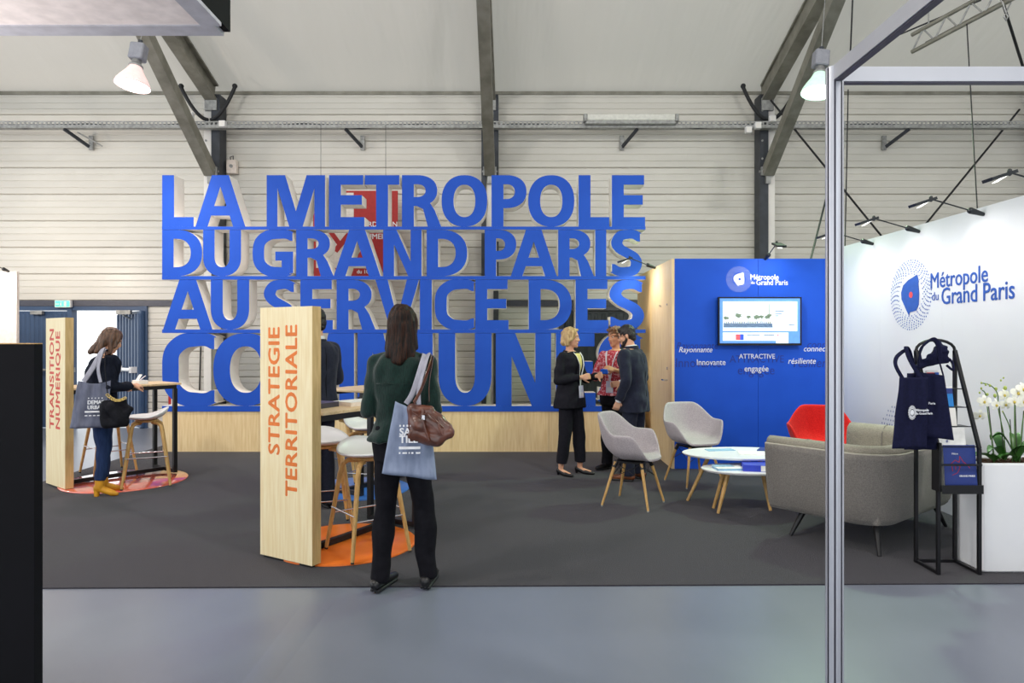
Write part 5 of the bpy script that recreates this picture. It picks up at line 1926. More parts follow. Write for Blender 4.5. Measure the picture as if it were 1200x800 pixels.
for k, (z, y) in enumerate(shelves):
    m = MB()
    m.box(-hx + 0.01, hx - 0.01, y - 0.005, y + 0.10, z - 0.004, z)
    m.box(-hx + 0.01, hx - 0.01, y - 0.008, y - 0.005, z - (0.025 if k == 0 else 0.004), z + (0.025 if k == 0 else 0.002))
    m.build('shelf', 'black_metal', t)
MB().bar((-hx, yf - 0.025, 0.70), (hx, yf - 0.025, 0.70), 0.010, 0.012).build('retaining_bar', 'black_metal', t)
MB().box(-hx - 0.012, -hx + 0.004, yf - 0.03, yf + 0.05, 0.53, 0.84).build('side_plate', 'black_metal', t)
MB().box(-hx + 0.0, hx, yf - 0.042, yf - 0.038, 0.52, 0.575).build('front_lip', 'black_metal', t)


def brochure(z, y, x, w_, h_, m_, label, lean=0.22, th=0.02, prints=None):
    b = thing('brochure', label, 'brochure', (t.location.x + x, t.location.y + y, t.location.z + z + 0.001), 0, 'brochures on the rack')
    b.rotation_euler = (-lean, 0, 0)
    MB().box(-w_ / 2, w_ / 2, 0.002, th, 0, h_ - 0.002).build('pages', 'paper', b)
    MB().box(-w_ / 2, w_ / 2, 0.0, 0.002, 0, h_).build('cover', m_, b)
    return b


rack = t
b = brochure(0.545, yf - 0.01, 0.012, 0.205, 0.275, 'book_navy', 'dark blue brochure with red line drawing on the lowest rack shelf', 0.10)
text('Métro', 0.016, 'lettering', 'text_white', b, (-0.05, -0.0012, 0.215))
text('GRAND PARIS', 0.016, 'lettering', 'text_white', b, (-0.01, -0.0012, 0.075), bold=0.0004)
ln = MB()
pts = [(-0.05, 0.11), (-0.055, 0.16), (-0.03, 0.18), (-0.005, 0.165), (0.0, 0.205), (0.02, 0.17), (0.045, 0.15), (0.06, 0.13)]
for i in range(len(pts) - 1):
    ln.bar((pts[i][0], -0.001, pts[i][1]), (pts[i + 1][0], -0.001, pts[i + 1][1]), 0.0035, 0.001, up=(0, 1, 0))
pts = [(-0.055, 0.085), (-0.02, 0.10), (0.0, 0.14), (-0.03, 0.15), (-0.03, 0.12)]
for i in range(len(pts) - 1):
    ln.bar((pts[i][0], -0.001, pts[i][1]), (pts[i + 1][0], -0.001, pts[i + 1][1]), 0.003, 0.001, up=(0, 1, 0))
ln.build('line_drawing', 'red_poster', b)
b = brochure(0.810, yf + 0.035, -0.03, 0.20, 0.118, 'paper', 'white brochure with a small round logo, second shelf from the bottom', 0.15)
logo(b, -0.02, 0.030, 0.018, 'text_blue', 'text_blue', 'red_dot', rings=3)[0].location.y = -0.0005
b = brochure(0.932, yf + 0.085, -0.03, 0.15, 0.117, 'white_board', 'plain white leaflets on the middle rack shelf', 0.15)
b = brochure(1.053, yf + 0.125, -0.025, 0.15, 0.135, 'sky_print', 'bright blue leaflet headed Lettre on the fourth rack shelf', 0.15)
MB().box(-0.075, 0.075, -0.0015, 0, 0.085, 0.12).build('dark_band', 'book_navy', b)
MB().box(-0.075, 0.075, -0.0016, 0, 0.12, 0.1345).build('white_band', 'paper', b)
text('Lettre', 0.032, 'lettering', 'text_white', b, (-0.045, -0.002, 0.092), bold=0.0008)
mp_ = MB().prism([[(0.0 + 0.03 * cos(2 * pi * i / 12) * (1 + 0.2 * (i % 2)), 0.045 + 0.028 * sin(2 * pi * i / 12)) for i in range(12)]], 0.0006)
mp_.build('map_shape', 'paper_blue', b).location.y = -0.001
b = brochure(1.170, yf + 0.165, -0.045, 0.10, 0.12, 'paper', 'white leaflet with a red and blue mark on the top rack shelf', 0.15)
MB().box(-0.05, 0.0, -0.0015, 0, 0.085, 0.105).box(-0.02, 0.03, -0.0015, 0, 0.045, 0.062).build('red_mark', 'red_dot', b)
MB().box(0.0, 0.03, -0.0015, 0, 0.085, 0.105).box(0.03, 0.045, -0.0015, 0, 0.045, 0.062).build('blue_mark', 'text_blue', b)
MB().box(-0.011, 0.011, -0.0015, 0, 0.0, 0.001).build('base_mark', 'text_blue', b)


# ---- tote bags hanging on the rack's top left corner
def cloth_bag(name, label, cat, loc, rz, W_, H_, m_, handles=None, folds=0.012, depth=0.05, seed=1, flare=0.08, group=None, strap='tote_navy', top_sag=0.0, skew=0.0, slant=0.0):
    """flat cloth bag: two faces with soft folds, local origin at its top middle; hangs down; x = width"""
    t_ = thing(name, label, cat, loc, rz, group)
    nx_, nz_ = 26, 26
    vs, fs = [], []
    def pt(i, j, side):
        u, v = i / nx_, j / nz_
        x = (u - 0.5) * W_ * (1 + flare * v) + skew * v
        z = -v * H_ + slant * (u - 0.5) - top_sag * sin(pi * u) * (1 - v)
        pr = sin(pi * u) ** 0.5 if 0 < u < 1 else 0
        y = side * depth * 0.5 * pr * (0.25 + 0.75 * v ** 0.7) * (1 if v < 0.97 else 0.6)
        y += folds * (sin(u * 17 + seed + v * 1.5) * (1 - 0.5 * v) + 0.6 * sin(u * 9 - 3 * v + seed * 2)) * 0.5
        y += folds * 0.8 * noise.noise(Vector((u * 4, v * 3, seed)))
        return (x, y, z)
    for side in (-1, 1):
        for i in range(nx_ + 1):
            for j in range(nz_ + 1):
                vs.append(pt(i, j, side))
    n1 = (nx_ + 1) * (nz_ + 1)
    for i in range(nx_):
        for j in range(nz_):
            a = i * (nz_ + 1) + j
            q = (a, a + 1, a + nz_ + 2, a + nz_ + 1)
            fs.append(q)
            fs.append(tuple(k + n1 for k in reversed(q)))
    for i in range(nx_):
        a = i * (nz_ + 1) + nz_
        fs.append((a, a + n1, a + nz_ + 1 + n1, a + nz_ + 1))
        b_ = i * (nz_ + 1)
        fs.append((b_, b_ + nz_ + 1, b_ + nz_ + 1 + n1, b_ + n1))
    for j in range(nz_):
        fs.append((j, j + n1, j + 1 + n1, j + 1))
        b_ = nx_ * (nz_ + 1) + j
        fs.append((b_, b_ + 1, b_ + 1 + n1, b_ + n1))
    MB().add(vs, fs, 0, True).build('bag_body', m_, t_)
    for h in (handles or []):
        o_ = MB().tube(catmull(h, 6), 0.012, 8, flat=(0.25, 1.0)).build('handle', strap, t_)
    return t_


def small_logo(parent, x, z, R, y):
    m_ = MB()
    for k in range(5):
        r = R * (0.5 + 0.5 * (k + 1) / 5)
        for j in range(18):
            a = 2 * pi * j / 18 + k * 0.17
            s = R * 0.055
            m_.add([(x + r * cos(a) * 0.62 - s, y, z + r * sin(a) - s), (x + r * cos(a) * 0.62 + s, y, z + r * sin(a) - s), (x + r * cos(a) * 0.62 + s, y, z + r * sin(a) + s), (x + r * cos(a) * 0.62 - s, y, z + r * sin(a) + s)], [(0, 1, 2, 3)])
    o_ = m_.build('logo_dots', 'text_white', parent)
    o_['kind'] = 'stuff'
    MB().ell((x, y, z), (R * 0.30, 0.001, R * 0.42), 10, 6).build('logo_mark', 'text_white', parent)


BDp = 4.24
bz = PZ(442, BDp)
g = 'navy tote bags hanging on the rack'
hk = Vector((PX(1072, 4.4), 4.36, PZ(408, 4.4)))       # where handles hang
bl = (PX(1071, BDp), BDp, bz)
t = cloth_bag('tote_bag', 'front navy tote bag with white logo hanging on the left of the rack', 'bag', bl, radians(8), 0.195, 0.44, 'tote_navy',
              [[(-0.075, 0.0, -0.01), (-0.115, 0.01, 0.07), (-0.09, 0.04, 0.12), (-0.02, 0.08, 0.155), (0.02, 0.09, 0.17)],
               [(0.05, 0.0, -0.01), (0.0, 0.03, 0.10), (-0.005, 0.06, 0.17), (0.02, 0.09, 0.19), (0.05, 0.10, 0.16), (0.08, 0.10, 0.06)]],
              folds=0.010, depth=0.03, seed=2, flare=0.22, group=g, skew=-0.03)
small_logo(t, -0.035, -0.215, 0.042, -0.030)
text('Métropole', 0.021, 'lettering', 'text_white', t, (-0.012, -0.030, -0.208), bold=0.0006)
text('du Grand Paris', 0.019, 'lettering', 'text_white', t, (-0.012, -0.030, -0.228), bold=0.0005)
t = cloth_bag('tote_bag', 'second navy tote bag hanging behind the front one, turned to the right', 'bag', (PX(1090, BDp + 0.05), BDp + 0.05, PZ(438, BDp)), radians(-30), 0.15, 0.40, 'tote_navy',
              [[(-0.06, 0.0, -0.01), (-0.06, 0.01, 0.10), (-0.02, 0.03, 0.20), (0.03, 0.05, 0.19), (0.05, 0.04, 0.08), (0.07, 0.0, -0.01)]],
              folds=0.012, depth=0.04, seed=5, flare=0.55, group=g, skew=0.01, slant=-0.02)
text('Paris', 0.019, 'lettering', 'text_white', t, (-0.01, -0.038, -0.19), bold=0.0005)
t = cloth_bag('tote_bag', 'third navy tote bag at the back of the bundle, showing along the lower edge', 'bag', (PX(1080, BDp + 0.1), BDp + 0.10, PZ(438, BDp)), radians(2), 0.19, 0.485, 'tote_navy',
              [], folds=0.012, depth=0.03, seed=9, flare=0.15, group=g, skew=-0.005)
# bunched top of the bundle thrown over the rail
t = thing('folded_tote_bag', 'folded navy tote bag bunched over the top of the rack', 'bag', (PX(1100, 4.34), 4.42, PZ(432, 4.34)), 0)
m = MB()
rr = random.Random(11)
for i in range(9):
    z = 0.0 + 0.012 * i
    m.cap((-0.13 + 0.015 * i, -0.04 - 0.005 * (i % 3), z), (0.11 - 0.004 * i, 0.02 + rr.uniform(-0.02, 0.02), z + 0.05 + rr.uniform(-0.01, 0.02)), 0.016, 0.022, 8)
o = blob(m, 'bunched_cloth', 'tote_navy', t, 0.008, 2, 0.5, (0.012, 22, (0.3, 1, 2)))
MB().tube(catmull([(-0.08, -0.04, 0.03), (-0.1, -0.05, 0.12), (-0.02, -0.05, 0.19), (0.02, -0.05, 0.15), (0.03, -0.05, 0.05)], 6), 0.011, 8, flat=(0.25, 1)).build('handle', 'tote_navy', t)
MB().tube(catmull([(0.10, 0.0, 0.02), (0.13, -0.02, -0.01), (0.14, 0.0, 0.03), (0.12, 0.0, 0.06)], 5), 0.008, 8).build('strap_end', 'tote_navy', t)

# ================================================================== PEOPLE
def interp(tab, z):
    if z <= tab[0][0]:
        return tab[0][1:]
    for a, b in zip(tab, tab[1:]):
        if z <= b[0]:
            t = (z - a[0]) / (b[0] - a[0])
            t = t * t * (3 - 2 * t) * 0.5 + t * 0.5
            return tuple(p + (q - p) * t for p, q in zip(a[1:], b[1:]))
    return tab[-1][1:]


MALE = [(0.80, .160, .112), (0.90, .172, .122), (1.00, .162, .116), (1.10, .158, .112), (1.22, .176, .120), (1.33, .198, .124), (1.40, .196, .112), (1.45, .140, .090), (1.485, .070, .066), (1.53, .056, .060)]
FEMALE = [(0.80, .168, .112), (0.90, .178, .122), (1.00, .158, .112), (1.09, .136, .098), (1.20, .150, .106), (1.31, .168, .122), (1.39, .166, .106), (1.44, .122, .082), (1.48, .058, .056), (1.53, .048, .050)]


class Body:
    def __init__(s, P):
        s.P = P
        s.tab = MALE if P['male'] else FEMALE
        s.g = P.get('girth', 1.0)

    def cy(s, z):
        return s.P.get('lean', 0) * max(0, z - 0.9) + s.P.get('hunch', 0) * max(0, z - 1.25)

    def sec(s, z, inf=0.0):
        rx, ry = interp(s.tab, z)
        return (0.0, s.cy(z), z, rx * s.g + inf, ry * s.g + inf)

    def surf(s, x, z, inf=0.0, back=False):
        _, cy, _, rx, ry = s.sec(z, inf)
        q = min(0.999, abs(x) / rx)
        d = ry * (1 - q ** 2.4) ** (1 / 2.4)
        return cy + (-d if back else d)


def hand(mb, w, d, n, side, curl=0.5, s=1.0):
    d = Vector(d).normalized()
    n = Vector(n)
    n = (n - d * n.dot(d)).normalized()
    t = d.cross(n)
    w = Vector(w)
    for i in range(4):
        o = (i - 1.5)
        mb.cap(w + t * o * 0.010 * s + d * 0.005, w + d * (0.082 - 0.004 * abs(o)) * s + t * o * 0.0205 * s, 0.014 * s, 0.0115 * s, 8)
    for i, L in enumerate((0.060, 0.072, 0.078, 0.070)):
        o = (i - 1.5)
        if side < 0:
            o = -o
        p = w + d * 0.082 * s + t * o * 0.0205 * s
        dd = d
        for q, f in enumerate((0.42, 0.33, 0.25)):
            a = curl * (0.7 + 0.3 * q)
            dd = (dd * cos(a) + n * sin(a)).normalized()
            e = p + dd * L * f * s
            mb.cap(p, e, (0.0098 - 0.0007 * q) * s, (0.0091 - 0.0007 * q) * s, 8)
            p = e
    p = w + d * 0.018 * s + t * side * 0.020 * s
    dd = (d * 0.65 + t * side * 0.65 + n * 0.35).normalized()
    for q, L in enumerate((0.042, 0.032, 0.024)):
        e = p + dd * L * s
        mb.cap(p, e, (0.0135 - 0.0015 * q) * s, (0.012 - 0.0015 * q) * s, 8)
        p = e
        dd = (dd + d * 0.35 + n * 0.25 * curl).normalized()


def make_person(P):
    h = P['h']
    k = h / 1.75
    root = thing('person', P['label'], 'person', P['loc'], P['rz'])
    B = Body(P)
    S = Matrix.Scale(k, 4)
    skin = P.get('skin', 'skin')
    sw = P.get('shoulder', 0.185 if P['male'] else 0.160)
    # ---------- head frame
    hz = 1.635
    hc = Vector((P.get('hx', 0), B.cy(1.5) + 0.015 + P.get('hfwd', 0), hz - P.get('hdrop', 0)))
    H = S @ Matrix.Translation(hc) @ Matrix.Rotation(P.get('yaw', 0), 4, 'Z') @ Matrix.Rotation(-P.get('pitch', 0), 4, 'X') @ Matrix.Rotation(P.get('roll', 0), 4, 'Y')
    b = MB()
    b.ell((0, -0.012, 0.030), (0.074, 0.093, 0.092), 18, 12, 0, H)
    b.ell((0, 0.018, -0.030), (0.060, 0.072, 0.078), 16, 10, 0, H)
    b.ell((0, 0.045, -0.078), (0.042, 0.042, 0.034), 14, 9, 0, H)
    b.ell((0, 0.074, -0.100), (0.020, 0.016, 0.017), 10, 7, 0, H)
    b.cap((0, 0.084, 0.012), (0, 0.099, -0.024), 0.0085, 0.0115, 8, H)
    b.cap((-0.012, 0.092, -0.031), (0.012, 0.092, -0.031), 0.008, 0.008, 8, H)
    b.cap((-0.034, 0.076, 0.030), (0.034, 0.076, 0.030), 0.012, 0.012, 8, H)
    for s in (-1, 1):
        b.ell((s * 0.036, 0.058, -0.022), (0.022, 0.026, 0.020), 10, 7, 0, H)
        b.ell((s * 0.074, -0.006, -0.006), (0.010, 0.018, 0.030), 8, 7, 0, H)
    b.cap((-0.016, 0.084, -0.060), (0.016, 0.084, -0.060), 0.009, 0.009, 8, H)
    # neck
    nb = Vector((0, B.cy(1.46) - 0.005, 1.45))
    nt = hc + Vector((0, -0.022, -0.055))
    b.cap(S @ nb, S @ nt, (0.060 if P['male'] else 0.050) * k, (0.056 if P['male'] else 0.046) * k, 14)
    # torso
    zs_ = [0.82, 0.88, 0.94, 1.0, 1.06, 1.12, 1.18, 1.24, 1.30, 1.35, 1.39, 1.42, 1.45, 1.48]
    b.loft([tuple(q * k for q in B.sec(z)) for z in zs_], 26, e=2.3)
    # arms
    arms = []
    for s, A in ((-1, P['larm']), (1, P['rarm'])):
        sh = Vector((s * sw, B.cy(1.40), 1.405))
        el, wr = Vector(A['el']), Vector(A['wr'])
        arms.append((s, sh, el, wr, A))
        b.cap(S @ sh, S @ el, 0.047 * k, 0.038 * k, 12)
        b.cap(S @ el, S @ wr, 0.038 * k, 0.025 * k, 12)
        hb_ = MB()
        hand(hb_, wr, A.get('d', (wr - el)), A.get('n', (0, 0, -1)), A.get('thumb', -s), A.get('curl', 0.45), 0.97)
        b.add([S @ Vector(p) for p in hb_.v], hb_.f, 0, True)
    # legs
    for L in P['legs']:
        hip, kn, an = Vector(L['hip']), Vector(L['kn']), Vector(L['an'])
        b.cap(S @ hip, S @ kn, 0.082 * k, 0.052 * k, 14)
        b.cap(S @ kn, S @ an, 0.052 * k, 0.034 * k, 12)
        tdir = Vector((L['toe'][0], L['toe'][1], 0)).normalized()
        gz = an.z
        b.cap(S @ (an - tdir * 0.03 + Vector((0, 0, -gz + 0.035 + L.get('heel', 0)))), S @ (an + tdir * 0.14 + Vector((0, 0, -gz + 0.030))), 0.024 * k, 0.017 * k, 10)
        b.cap(S @ an, S @ (an + Vector((0, 0, -gz + 0.04 + L.get('heel', 0)))), 0.034 * k, 0.026 * k, 10)
    blob(b, 'body', skin, root, 0.0066, 3, 0.5)

    # ---------- eyes, brows, lips
    if P.get('face', True):
        e_ = []
        for s in (-1, 1):
            o = MB().ell((s * 0.031, 0.0755, 0.008), (0.0125, 0.0085, 0.0075), 10, 7, 0, H)
            o = o.build('eye', 'eye_white', root)
            MB().ell((s * 0.031, 0.0815, 0.008), (0.0058, 0.0035, 0.0058), 8, 6, 0, H).build('iris', 'iris', o)
            MB().cap((s * 0.016, 0.089, 0.030), (s * 0.046, 0.078, 0.031), 0.0035, 0.003, 6, H).build('eyebrow', P.get('brow', P['hairm']), root)
        m = MB()
        m.cap((-0.017, 0.0885, -0.056), (0.017, 0.0885, -0.056), 0.0042, 0.0042, 8, H)
        m.cap((-0.014, 0.0880, -0.064), (0.014, 0.0880, -0.064), 0.0052, 0.0052, 8, H)
        m.build('lips', 'lips', root)
    # ---------- hair
    hb_ = MB()
    for it in P['hair']:
        if it[0] == 'e':
            hb_.ell(it[1], it[2], 16, 10, 0, H)
        else:
            hb_.cap(it[1], it[2], it[3], it[4], 10, H)
    blob(hb_, 'hair', P['hairm'], root, 0.007, 2, 0.5, P.get('hairdisp', (0.010, 38, (1, 1, 0.22))))
    if 'beard' in P:
        hb_ = MB()
        for it in P['beard']:
            if it[0] == 'e':
                hb_.ell(it[1], it[2], 14, 9, 0, H)
            else:
                hb_.cap(it[1], it[2], it[3], it[4], 10, H)
        blob(hb_, 'beard', 'beard', root, 0.006, 2, 0.5, (0.004, 90, (1, 1, 1)))

    # ---------- trousers
    T = P['bottom']
    m = MB()
    zt_ = T.get('top', 1.02)
    zz = [0.80, 0.86, 0.92, 0.98, zt_]
    m.loft([tuple(q * k for q in B.sec(z, 0.010)) for z in zz], 26, e=2.3)
    for L in P['legs']:
        hip, kn, an = Vector(L['hip']), Vector(L['kn']), Vector(L['an'])
        hem = kn.lerp(an, T.get('len', 1.0))
        m.cap(S @ hip, S @ kn, (0.094 + T.get('ex', 0)) * k, T['rk'] * k, 14)
        m.cap(S @ kn, S @ kn.lerp(hem, 0.02), T['rk'] * k, T['rk'] * k, 14)
        m.cyl(S @ kn, S @ hem, T['rk'] * k, T['rh'] * k, 18)
    blob(m, T.get('name', 'trousers'), T['m'], root, 0.0085, 3, 0.5, (T.get('fold', 0.010), 9, (1.3, 1.3, 0.8)))

    # ---------- upper garment
    G = P['top']
    inf = G.get('inf', 0.016)
    m = MB()
    zs_ = [z for z in (1.0, 1.06, 1.12, 1.18, 1.24, 1.30, 1.35, 1.39, 1.42, 1.445, G.get('neck', 1.47)) if z > G['hem'] + 0.03]
    secs = []
    nh = 5
    for i in range(nh):
        z = G['hem'] + (zs_[0] - G['hem']) * i / nh
        c = B.sec(max(z, 0.82), inf)
        fl = G.get('flare', 0.02) * (1 - i / nh)
        secs.append((0, c[1], z, c[3] + fl, c[4] + fl))
    secs += [B.sec(z, inf if z < 1.44 else inf * 0.6) for z in zs_]
    m.loft([tuple(q * k for q in c) for c in secs], 30, e=2.35)
    for (s, sh, el, wr, A) in arms:
        r1, r2, r3 = G.get('sl', (0.062, 0.054, 0.043))
        end = el.lerp(wr, G.get('cuff', 0.97))
        m.cap(S @ sh, S @ el, r1 * k, r2 * k, 16)
        m.cap(S @ el, S @ el.lerp(end, 0.02), r2 * k, r2 * k, 14)
        m.cyl(S @ el, S @ end, r2 * k, r3 * k, 18)
        m.cap(S @ Vector((s * 0.07, B.cy(1.43), 1.435)), S @ sh, 0.045 * k, r1 * 0.98 * k, 14)
    blob(m, G.get('name', 'jacket'), G['m'], root, 0.0085, 3, 0.5, (G.get('fold', 0.012), 11, (1.2, 1.2, 0.9)))

    # ---------- surface strips and patches
    def patch(zpts, wfn, inf_, m_, nm, back=False, xc=lambda z: 0.0, th=0.004):
        vs, fs = [], []
        nz, nxx = len(zpts), 7
        for z in zpts:
            w_ = wfn(z)
            for i in range(nxx):
                x = xc(z) + (i / (nxx - 1) * 2 - 1) * w_
                vs.append(S @ Vector((x, B.surf(x, z, inf_, back), z)))
        n1 = len(vs)
        for z in zpts:
            w_ = wfn(z)
            for i in range(nxx):
                x = xc(z) + (i / (nxx - 1) * 2 - 1) * w_
                vs.append(S @ Vector((x, B.surf(x, z, inf_ - th, back), z)))
        for j in range(nz - 1):
            for i in range(nxx - 1):
                q = (j * nxx + i, j * nxx + i + 1, (j + 1) * nxx + i + 1, (j + 1) * nxx + i)
                fs += [q, tuple(n1 + a for a in reversed(q))]
        for i in range(nxx - 1):
            fs.append((i, n1 + i, n1 + i + 1, i + 1))
            e0 = (nz - 1) * nxx
            fs.append((e0 + i, e0 + i + 1, n1 + e0 + i + 1, n1 + e0 + i))
        for j in range(nz - 1):
            fs.append((j * nxx, (j + 1) * nxx, n1 + (j + 1) * nxx, n1 + j * nxx))
            a = nxx - 1
            fs.append((j * nxx + a, n1 + j * nxx + a, n1 + (j + 1) * nxx + a, (j + 1) * nxx + a))
        o = MB().add(vs, fs, 0, True).build(nm, m_, root)
        return fixn(o)

    zr = lambda a, b_, n_=9: [a + (b_ - a) * i / (n_ - 1) for i in range(n_)]
    for (kind, *a) in P.get('extras', []):
        if kind == 'vfront':     # open jacket front: shirt showing in a V
            m_, z0, z1, w1 = a
            patch(zr(z0, z1), lambda z: 0.004 + w1 * (z - z0) / (z1 - z0), inf + 0.006, m_, 'shirt')
        elif kind == 'lapel':
            m_, z0, z1, w1 = a
            for s in (-1, 1):
                patch(zr(z0, z1), lambda z: 0.006 + 0.024 * sin(pi * min(1, 0.15 + (z - z0) / (z1 - z0) * 0.8)), inf + 0.010, m_, 'lapel', xc=lambda z, s=s: s * (0.012 + w1 * (z - z0) / (z1 - z0)))
        elif kind == 'lanyard':
            zb_, xb, m_ = a
            for s in (-1, 1):
                pts = []
                for i in range(9):
                    u = i / 8
                    z = 1.462 + (zb_ - 1.462) * u
                    x = s * 0.072 * (1 - u) + xb * u
                    pts.append(S @ Vector((x, B.surf(x, z, inf + 0.014) + 0.004, z)))
                MB().tube(pts, 0.0085, 8, flat=(1.0, 0.18)).build('lanyard', m_, root)
            c = S @ Vector((xb, B.surf(xb, zb_, inf + 0.02) + 0.006, zb_))
            bd_ = MB().rbox(-0.045, 0.045, -0.003, 0.003, -0.135, 0.0, 0.003).build('badge', 'badge', root)
            bd_.location = c
            bd_.rotation_euler = (radians(4), 0, 0)
            MB().box(-0.035, 0.035, 0.003, 0.0036, -0.12, -0.07).build('badge_print', 'lanyard', bd_)
        elif kind == 'collar':
            m_, r, z, hgt, tilt = a
            pts = [S @ Vector((r * cos(2 * pi * i / 20), B.cy(1.47) - 0.005 + r * 0.98 * sin(2 * pi * i / 20), z + tilt * sin(2 * pi * i / 20))) for i in range(20)]
            MB().tube(pts, hgt * k, 8, closed=True, flat=(0.30, 1.0)).build('collar', m_, root)
        elif kind == 'backseam':
            m_, z0, z1, xx = a
            patch(zr(z0, z1), lambda z: 0.0025, inf + 0.004, m_, 'seam', back=True, xc=lambda z: xx)
        elif kind == 'yoke':
            m_, z = a
            patch([z, z + 0.006], lambda zz_: 0.14, inf + 0.004, m_, 'seam', back=True)
        elif kind == 'glasses':
            m = MB()
            for s in (-1, 1):
                m.tube([H @ Vector((s * 0.032 + 0.021 * cos(2 * pi * i / 12), 0.094, 0.006 + 0.015 * sin(2 * pi * i / 12))) for i in range(12)], 0.002, 6, closed=True)
                m.cyl(H @ Vector((s * 0.053, 0.092, 0.010)), H @ Vector((s * 0.078, -0.005, 0.012)), 0.002, n=6)
            m.cyl(H @ Vector((-0.011, 0.095, 0.010)), H @ Vector((0.011, 0.095, 0.010)), 0.002, n=6)
            m.build('glasses', 'black_gloss', root)
        elif kind == 'cuffs':
            m_, = a
            for (s, sh, el, wr, A) in arms:
                MB().cyl(S @ el.lerp(wr, 0.93), S @ el.lerp(wr, 1.03), 0.034 * k, 0.033 * k, 16).build('shirt_cuff', m_, root)
    # ---------- shoes
    Sh = P['shoes']
    for L in P['legs']:
        an = Vector(L['an'])
        tdir = Vector((L['toe'][0], L['toe'][1], 0)).normalized()
        g = Vector((an.x, an.y, 0))
        hl = L.get('heel', 0)
        m = MB()
        kd = Sh['kind']
        if kd == 'boot':
            m.cap(S @ (g + Vector((0, 0, 0.05 + hl))), S @ (g + Vector((0, 0, 0.13 + hl)) - tdir * 0.005), 0.046 * k, 0.043 * k, 14)
            m.cap(S @ (g - tdir * 0.025 + Vector((0, 0, 0.040 + hl))), S @ (g + tdir * 0.13 + Vector((0, 0, 0.034))), 0.038 * k, 0.031 * k, 12)
            m.cap(S @ (g + tdir * 0.12 + Vector((0, 0, 0.032))), S @ (g + tdir * 0.17 + Vector((0, 0, 0.024))), 0.031 * k, 0.020 * k, 12)
            sh_ = blob(m, 'boot', Sh['m'], root, 0.006, 2)
            hm = MB().cyl(S @ (g - tdir * 0.030), S @ (g - tdir * 0.030 + Vector((0, 0, hl + 0.03))), 0.024 * k, 0.032 * k, 14)
            hm.build('heel', Sh['m'], sh_)
        elif kd == 'pump':
            # low cut court shoe: shows the foot
            m.cap(S @ (g - tdir * 0.04 + Vector((0, 0, 0.028 + hl))), S @ (g + tdir * 0.06 + Vector((0, 0, 0.018))), 0.032 * k, 0.028 * k, 12)
            m.cap(S @ (g + tdir * 0.08 + Vector((0, 0, 0.022))), S @ (g + tdir * 0.175 + Vector((0, 0, 0.017))), 0.033 * k, 0.018 * k, 12)
            sh_ = blob(m, 'shoe', Sh['m'], root, 0.006, 2)
            MB().cyl(S @ (g - tdir * 0.045), S @ (g - tdir * 0.045 + Vector((0, 0, hl + 0.02))), 0.014 * k, 0.022 * k, 12).build('heel', Sh['m'], sh_)
        else:
            m.cap(S @ (g - tdir * 0.045 + Vector((0, 0, 0.050))), S @ (g + tdir * 0.05 + Vector((0, 0, 0.055))), 0.036 * k, 0.036 * k, 12)
            m.cap(S @ (g + tdir * 0.05 + Vector((0, 0, 0.045))), S @ (g + tdir * 0.185 + Vector((0, 0, 0.033))), 0.037 * k, 0.027 * k, 12)
            sh_ = blob(m, 'shoe', Sh['m'], root, 0.006, 2)
            so = MB()
            so.cap(S @ (g - tdir * 0.045 + Vector((0, 0, 0.012))), S @ (g + tdir * 0.18 + Vector((0, 0, 0.012))), 0.012, 0.012, 8)
            n_ = Vector((-tdir.y, tdir.x, 0))
            for s in (-1, 1):
                so.cap(S @ (g - tdir * 0.045 + n_ * s * 0.022 + Vector((0, 0, 0.012))), S @ (g + tdir * 0.17 + n_ * s * 0.018 + Vector((0, 0, 0.012))), 0.012, 0.012, 8)
            so.build('sole', 'black_rubber', sh_)
    return root


def seg_leg(x, y, toe, kx=None, ky=None, hipx=0.088, heel=0.0, kz=0.50):
    s = 1 if x > 0 else -1
    kx = (x * 0.6 + s * hipx * 0.4) if kx is None else kx
    ky = y * 0.5 + 0.025 if ky is None else ky
    return dict(hip=(s * hipx, 0.0, 0.90), kn=(kx, ky, kz), an=(x, y, 0.085 + heel), toe=toe, heel=heel)


CZ = 0.009
